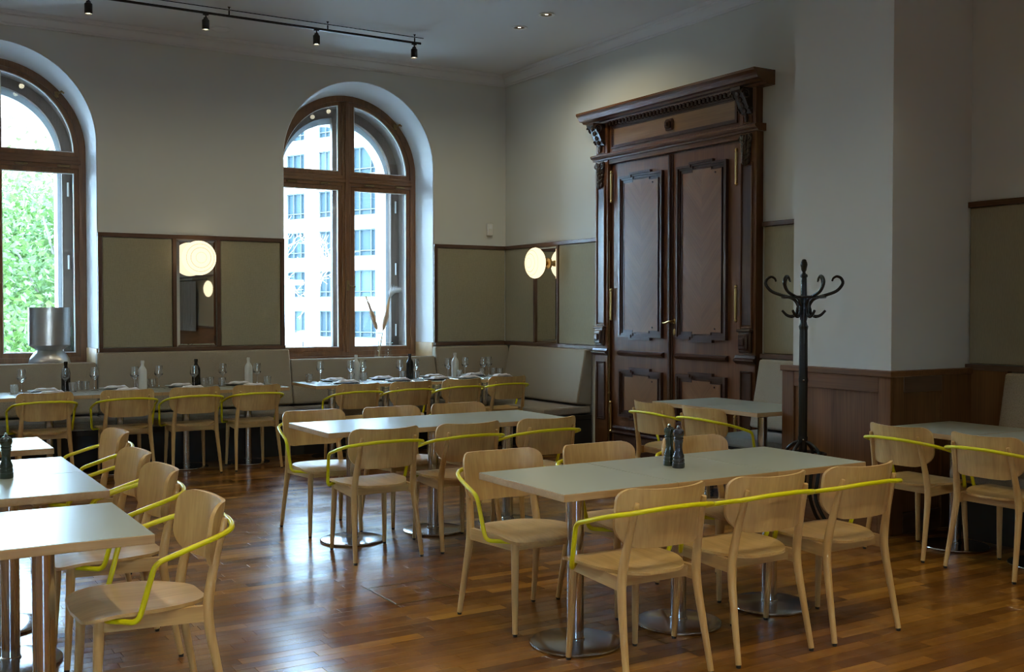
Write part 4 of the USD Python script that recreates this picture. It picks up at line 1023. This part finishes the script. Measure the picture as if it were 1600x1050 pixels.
# ================================================================== COAT STAND
CX, CY = -1.19, -5.875
t = thing('coat_stand', 'black bentwood coat stand in front of the pillar', 'coat stand', (CX, CY, 0))
obj('pole', lathe([(0, .30), (.020, .30), (.026, .34), (.0295, .60), (.033, .61), (.033, .63), (.0295, .64), (.0295, 1.0), (.032, 1.01), (.032, 1.03), (.0295, 1.04), (.027, 1.36), (.030, 1.37), (.032, 1.385), (.024, 1.40), (.021, 1.42), (.026, 1.44), (.024, 1.55), (.021, 1.60), (.019, 1.715), (.026, 1.722), (.024, 1.735), (.012, 1.745), (.010, 1.755)], 20), 'blackwood', t, 30)
obj('finial', lathe([(.010, 1.753), (.017, 1.765), (.020, 1.785), (.024, 1.80), (.022, 1.815), (.016, 1.83), (.013, 1.838), (0, 1.842)], 16), 'blackwood', t, 30)
th = np.linspace(0, 2 * PI, 40, endpoint=False)
obj('hook_ring', tube(np.c_[.14 * np.cos(th), .14 * np.sin(th), np.full(40, 1.583)], .010, 8, closed=True), 'blackwood', t, 40)
for k in range(6):
    az = 2 * PI * k / 6 + 2.327
    c, s = math.cos(az), math.sin(az)
    def R3(r, z): return (r * c, r * s, z)
    hk = obj('hook', tube(spline([R3(.028, 1.50), R3(.045, 1.545), R3(.075, 1.575), R3(.15, 1.598), R3(.215, 1.625), R3(.252, 1.672), R3(.243, 1.708), R3(.215, 1.722), R3(.192, 1.71), R3(.184, 1.69)], 5), np.interp(np.linspace(0, 1, 46), [0, .6, 1], [.012, .0105, .006]), 9), 'blackwood', t, 50)
    obj('lower_hook', tube(spline([R3(.028, 1.545), R3(.040, 1.50), R3(.048, 1.47), R3(.075, 1.452), R3(.11, 1.46), R3(.142, 1.492)], 5), np.interp(np.linspace(0, 1, 26), [0, .6, 1], [.0125, .0115, .008]), 9), 'blackwood', hk, 50)
obj('stand_ring', tube(np.c_[.15 * np.cos(th), .15 * np.sin(th), np.full(40, .515)], .0105, 8, closed=True), 'blackwood', t, 40)
for k in range(4):
    az = 2 * PI * k / 4 + PI / 4 - YAW
    c, s = math.cos(az), math.sin(az)
    def R3(r, z): return (r * c, r * s, z)
    obj('leg', tube(spline([R3(.02, .60), R3(.07, .58), R3(.128, .515), R3(.115, .36), R3(.10, .22), R3(.16, .10), R3(.225, .03), R3(.26, .012)], 6), .0125, 9), 'blackwood', t, 50)
for z in (.615, 1.02):
    obj('screw', trimesh.creation.icosphere(2, .007).apply_translation([-.02, -.023, z]), 'chrome', t, True)

# ================================================================== OUTSIDE
obj('ground', bx(-150, 160, -150, 260, -1.6, -1.0), 'asphalt', kind='structure', label='pale paved ground outside the windows', category='ground')
FT = np.array([-.39, .92]); FT /= np.linalg.norm(FT)
Q = np.array([26.955, 68.028]); FN = np.array([-FT[1], -.39 / np.hypot(.39, .92)])   # normal towards the room
FN = np.array([-.92, -.39]) / np.hypot(.92, .39)
ang = math.atan2(FT[1], FT[0])
b = thing('office_building', 'white office building with a grid of large blue windows outside', 'building', (float(Q[0]), float(Q[1]), -1.0), ang)
# local: x along the facade (away to the left), y towards the far side is -normal
sgn = 1.0 if np.dot([-math.sin(ang), math.cos(ang)], FN) > 0 else -1.0     # local +y faces the room?
ROW0, STO = 12.03 + 1.0, 3.205                                            # sill height of the row at px 274
cols = [(-2.59 if k == 0 else 3.73 * k - 2.25, 3.73 * k) for k in range(-4, 9)]
sills = [ROW0 + STO * j for j in range(-4, 5)]
H = 2.13
fac = sbox(-30, 0, 44, 30)
holes = []
for j, z in enumerate(sills):
    z0 = z if j > 0 else z + .0
    for (x0, x1) in cols: holes.append(sbox(x0, z0, x1, z0 + H))
from shapely.ops import unary_union
fpoly = fac.difference(unary_union(holes))
m = trimesh.creation.extrude_polygon(fpoly, .45, engine='earcut'); v = m.vertices
m.vertices = np.c_[v[:, 0], sgn * (v[:, 2] - .45), v[:, 1]]
if m.volume < 0: m.invert()
fc = obj('facade', m, 'facade', b)
obj('body', bx(-30, 44, sgn * -14, sgn * -.6, 0, 29.8), 'facade', b)
for j, z in enumerate(sills):
    for k, (x0, x1) in enumerate(cols):
        fr = obj('window', cat([bx(x0, x0 + .08, sgn * -.34, sgn * -.22, z, z + H), bx(x1 - .08, x1, sgn * -.34, sgn * -.22, z, z + H), bx(x0, x1, sgn * -.34, sgn * -.22, z, z + .08), bx(x0, x1, sgn * -.34, sgn * -.22, z + H - .08, z + H),
                             bx(x0 + .62, x0 + .69, sgn * -.34, sgn * -.20, z, z + H), bx(x1 - .78, x1 - .71, sgn * -.34, sgn * -.20, z, z + H), bx(x0, x1, sgn * -.34, sgn * -.20, z + .42, z + .49)]), 'facade_frame', b)
        obj('pane', bx(x0 + .01, x1 - .01, sgn * -.44, sgn * -.36, z + .01, z + H - .01), 'facade_glass_b' if (j * 3 + k * 5) % 7 == 2 else 'facade_glass', fr)
# parked white umbrellas / low roofs at street level hide the foot of the building
def tree(name, label, base, h, crown, nleaf, size, seed, m='leaf', trunk=.14, low=.25):
    t = thing(name, label, 'tree', base, 0, 'trees outside the left window')
    r_ = np.random.default_rng(seed)
    obj('trunk', tube(spline([(0, 0, 0), (.1, .05, h * .3), (-.05, .1, h * .62), (.05, 0, h * .9)], 5), np.linspace(trunk, trunk * .3, 16), 9), 'bark', t, 50)
    brs = []
    blobs = []
    for k in range(26):
        d = r_.normal(size=3); d /= np.linalg.norm(d); rr = r_.uniform(.25, 1) ** .6
        c = np.array([d[0] * crown * rr, d[1] * crown * rr, h * (low + 1) / 2 + d[2] * h * (1 - low) / 2 * rr]); blobs.append(c)
        if k < 14: brs.append(tube(spline([(0, 0, h * r_.uniform(.25, .6)), c * [.5, .5, 1] * .95, c], 4), np.linspace(trunk * .3, .012, 9), 6))
    obj('branches', cat(brs), 'bark', t, 50)
    cen = np.array(blobs)[r_.integers(0, len(blobs), nleaf)] + r_.normal(size=(nleaf, 3)) * crown * .22
    nn = r_.normal(size=(nleaf, 3)); nn[:, 2] += .8; nn /= np.linalg.norm(nn, axis=1)[:, None]
    a = np.cross(nn, r_.normal(size=(nleaf, 3))); a /= np.linalg.norm(a, axis=1)[:, None]; c_ = np.cross(nn, a)
    s = (size * r_.uniform(.6, 1.3, nleaf))[:, None]
    v = np.stack([cen - a * s, cen - c_ * s * .55 + a * s * .1, cen + a * s, cen + c_ * s * .55 + a * s * .1], 1).reshape(-1, 3)
    i = np.arange(nleaf)[:, None] * 4
    obj('foliage', (v, np.hstack([i, i + 1, i + 2, i + 3])), m, t, kind='stuff')
tree('leafy_tree', 'bright green leafy tree filling the left window, left one', (-6.3, 13.0, -1.0), 5.4, 2.6, 16000, .08, 11, low=.16)
tree('leafy_tree', 'bright green leafy tree filling the left window, right one', (-2.6, 15.5, -1.0), 5.6, 2.7, 16000, .08, 12, low=.16)
tree('leafy_bush', 'low green bush at the foot of the trees in the left window', (-4.0, 10.5, -1.0), 2.5, 1.5, 4000, .08, 13, 'leaf_b', .05, .1)
tree('leafy_tree', 'leafy tree farther back between the two in the left window', (-2.0, 24.0, -1.0), 6.4, 3.6, 12000, .11, 14, low=.12)
wn = thing('street_kiosk', 'pale bluish low building behind the trees in the left window', 'building', (2.5, 34, -1.0), .35)
obj('body', bx(-9, 9, 0, 4, 0, 3.6), 'hedge', wn); obj('roof', bx(-9.3, 9.3, -.3, 4.3, 3.6, 3.85, .03), 'facade', wn)
for k in range(5):
    q = obj('window', bx(-8 + 3.4 * k, -5.9 + 3.4 * k, -.04, .06, .9, 2.9, .02), 'facade_frame', wn); obj('pane', bx(-7.9 + 3.4 * k, -6.0 + 3.4 * k, -.06, -.03, 1.0, 2.8), 'facade_glass', q)
# two bare pale trees in front of the office facade
def bare(label, base, h, seed):
    t = thing('bare_tree', label, 'tree', base, 0, 'bare trees before the office building')
    r_ = np.random.default_rng(seed); segs = []
    def grow(p, d, L, r, lev):
        e = p + d * L
        mid = (p + e) / 2 + r_.normal(size=3) * L * .08
        segs.append((lev, tube([p, mid, e], [r, r * .85, r * .7], 5, caps=False)))
        if lev >= 5: return
        for _ in range(3 if lev < 3 else 2):
            nd = d + r_.normal(size=3) * .55; nd[2] += .12; nd /= np.linalg.norm(nd)
            grow(e, nd, L * r_.uniform(.62, .85), r * .62, lev + 1)
    grow(np.array([0, 0, 0.0]), np.array([0, 0, 1.0]), h * .30, .12, 0)
    obj('trunk', cat([s for l, s in segs if l < 2]), 'palebark', t, 50)
    obj('twigs', cat([s for l, s in segs if l >= 2]), 'palebark', t, 50, kind='stuff')
bare('bare pale tree before the office building, left of the window mullion', (10.0, 55.0, -1.0), 9.0, 5)
bare('bare pale tree before the office building, right of the window mullion', (15.6, 55.0, -1.0), 9.5, 6)
bare('bare pale tree before the office building, hidden by the window frame', (20.0, 58.0, -1.0), 9.0, 8)
# white market umbrellas at street level
for k, (x, y) in enumerate(((9.6, 47.0), (12.6, 48.0), (15.8, 49.0))):
    t = thing('market_umbrella', 'white market umbrella at street level, %s in the office-view window' % ('leftmost', 'middle', 'rightmost')[k], 'umbrella', (x, y, -1.0), 0, 'white umbrellas at street level')
    obj('canopy', lathe([(0, 1.25), (.15, 1.22), (1.0, .92), (1.6, .70), (1.6, .62), (.9, .86), (0, 1.12)], 8), 'facade', t)
    obj('pole', tube([(0, 0, 0), (0, 0, 1.2)], .04, 8), 'facade_frame', t)
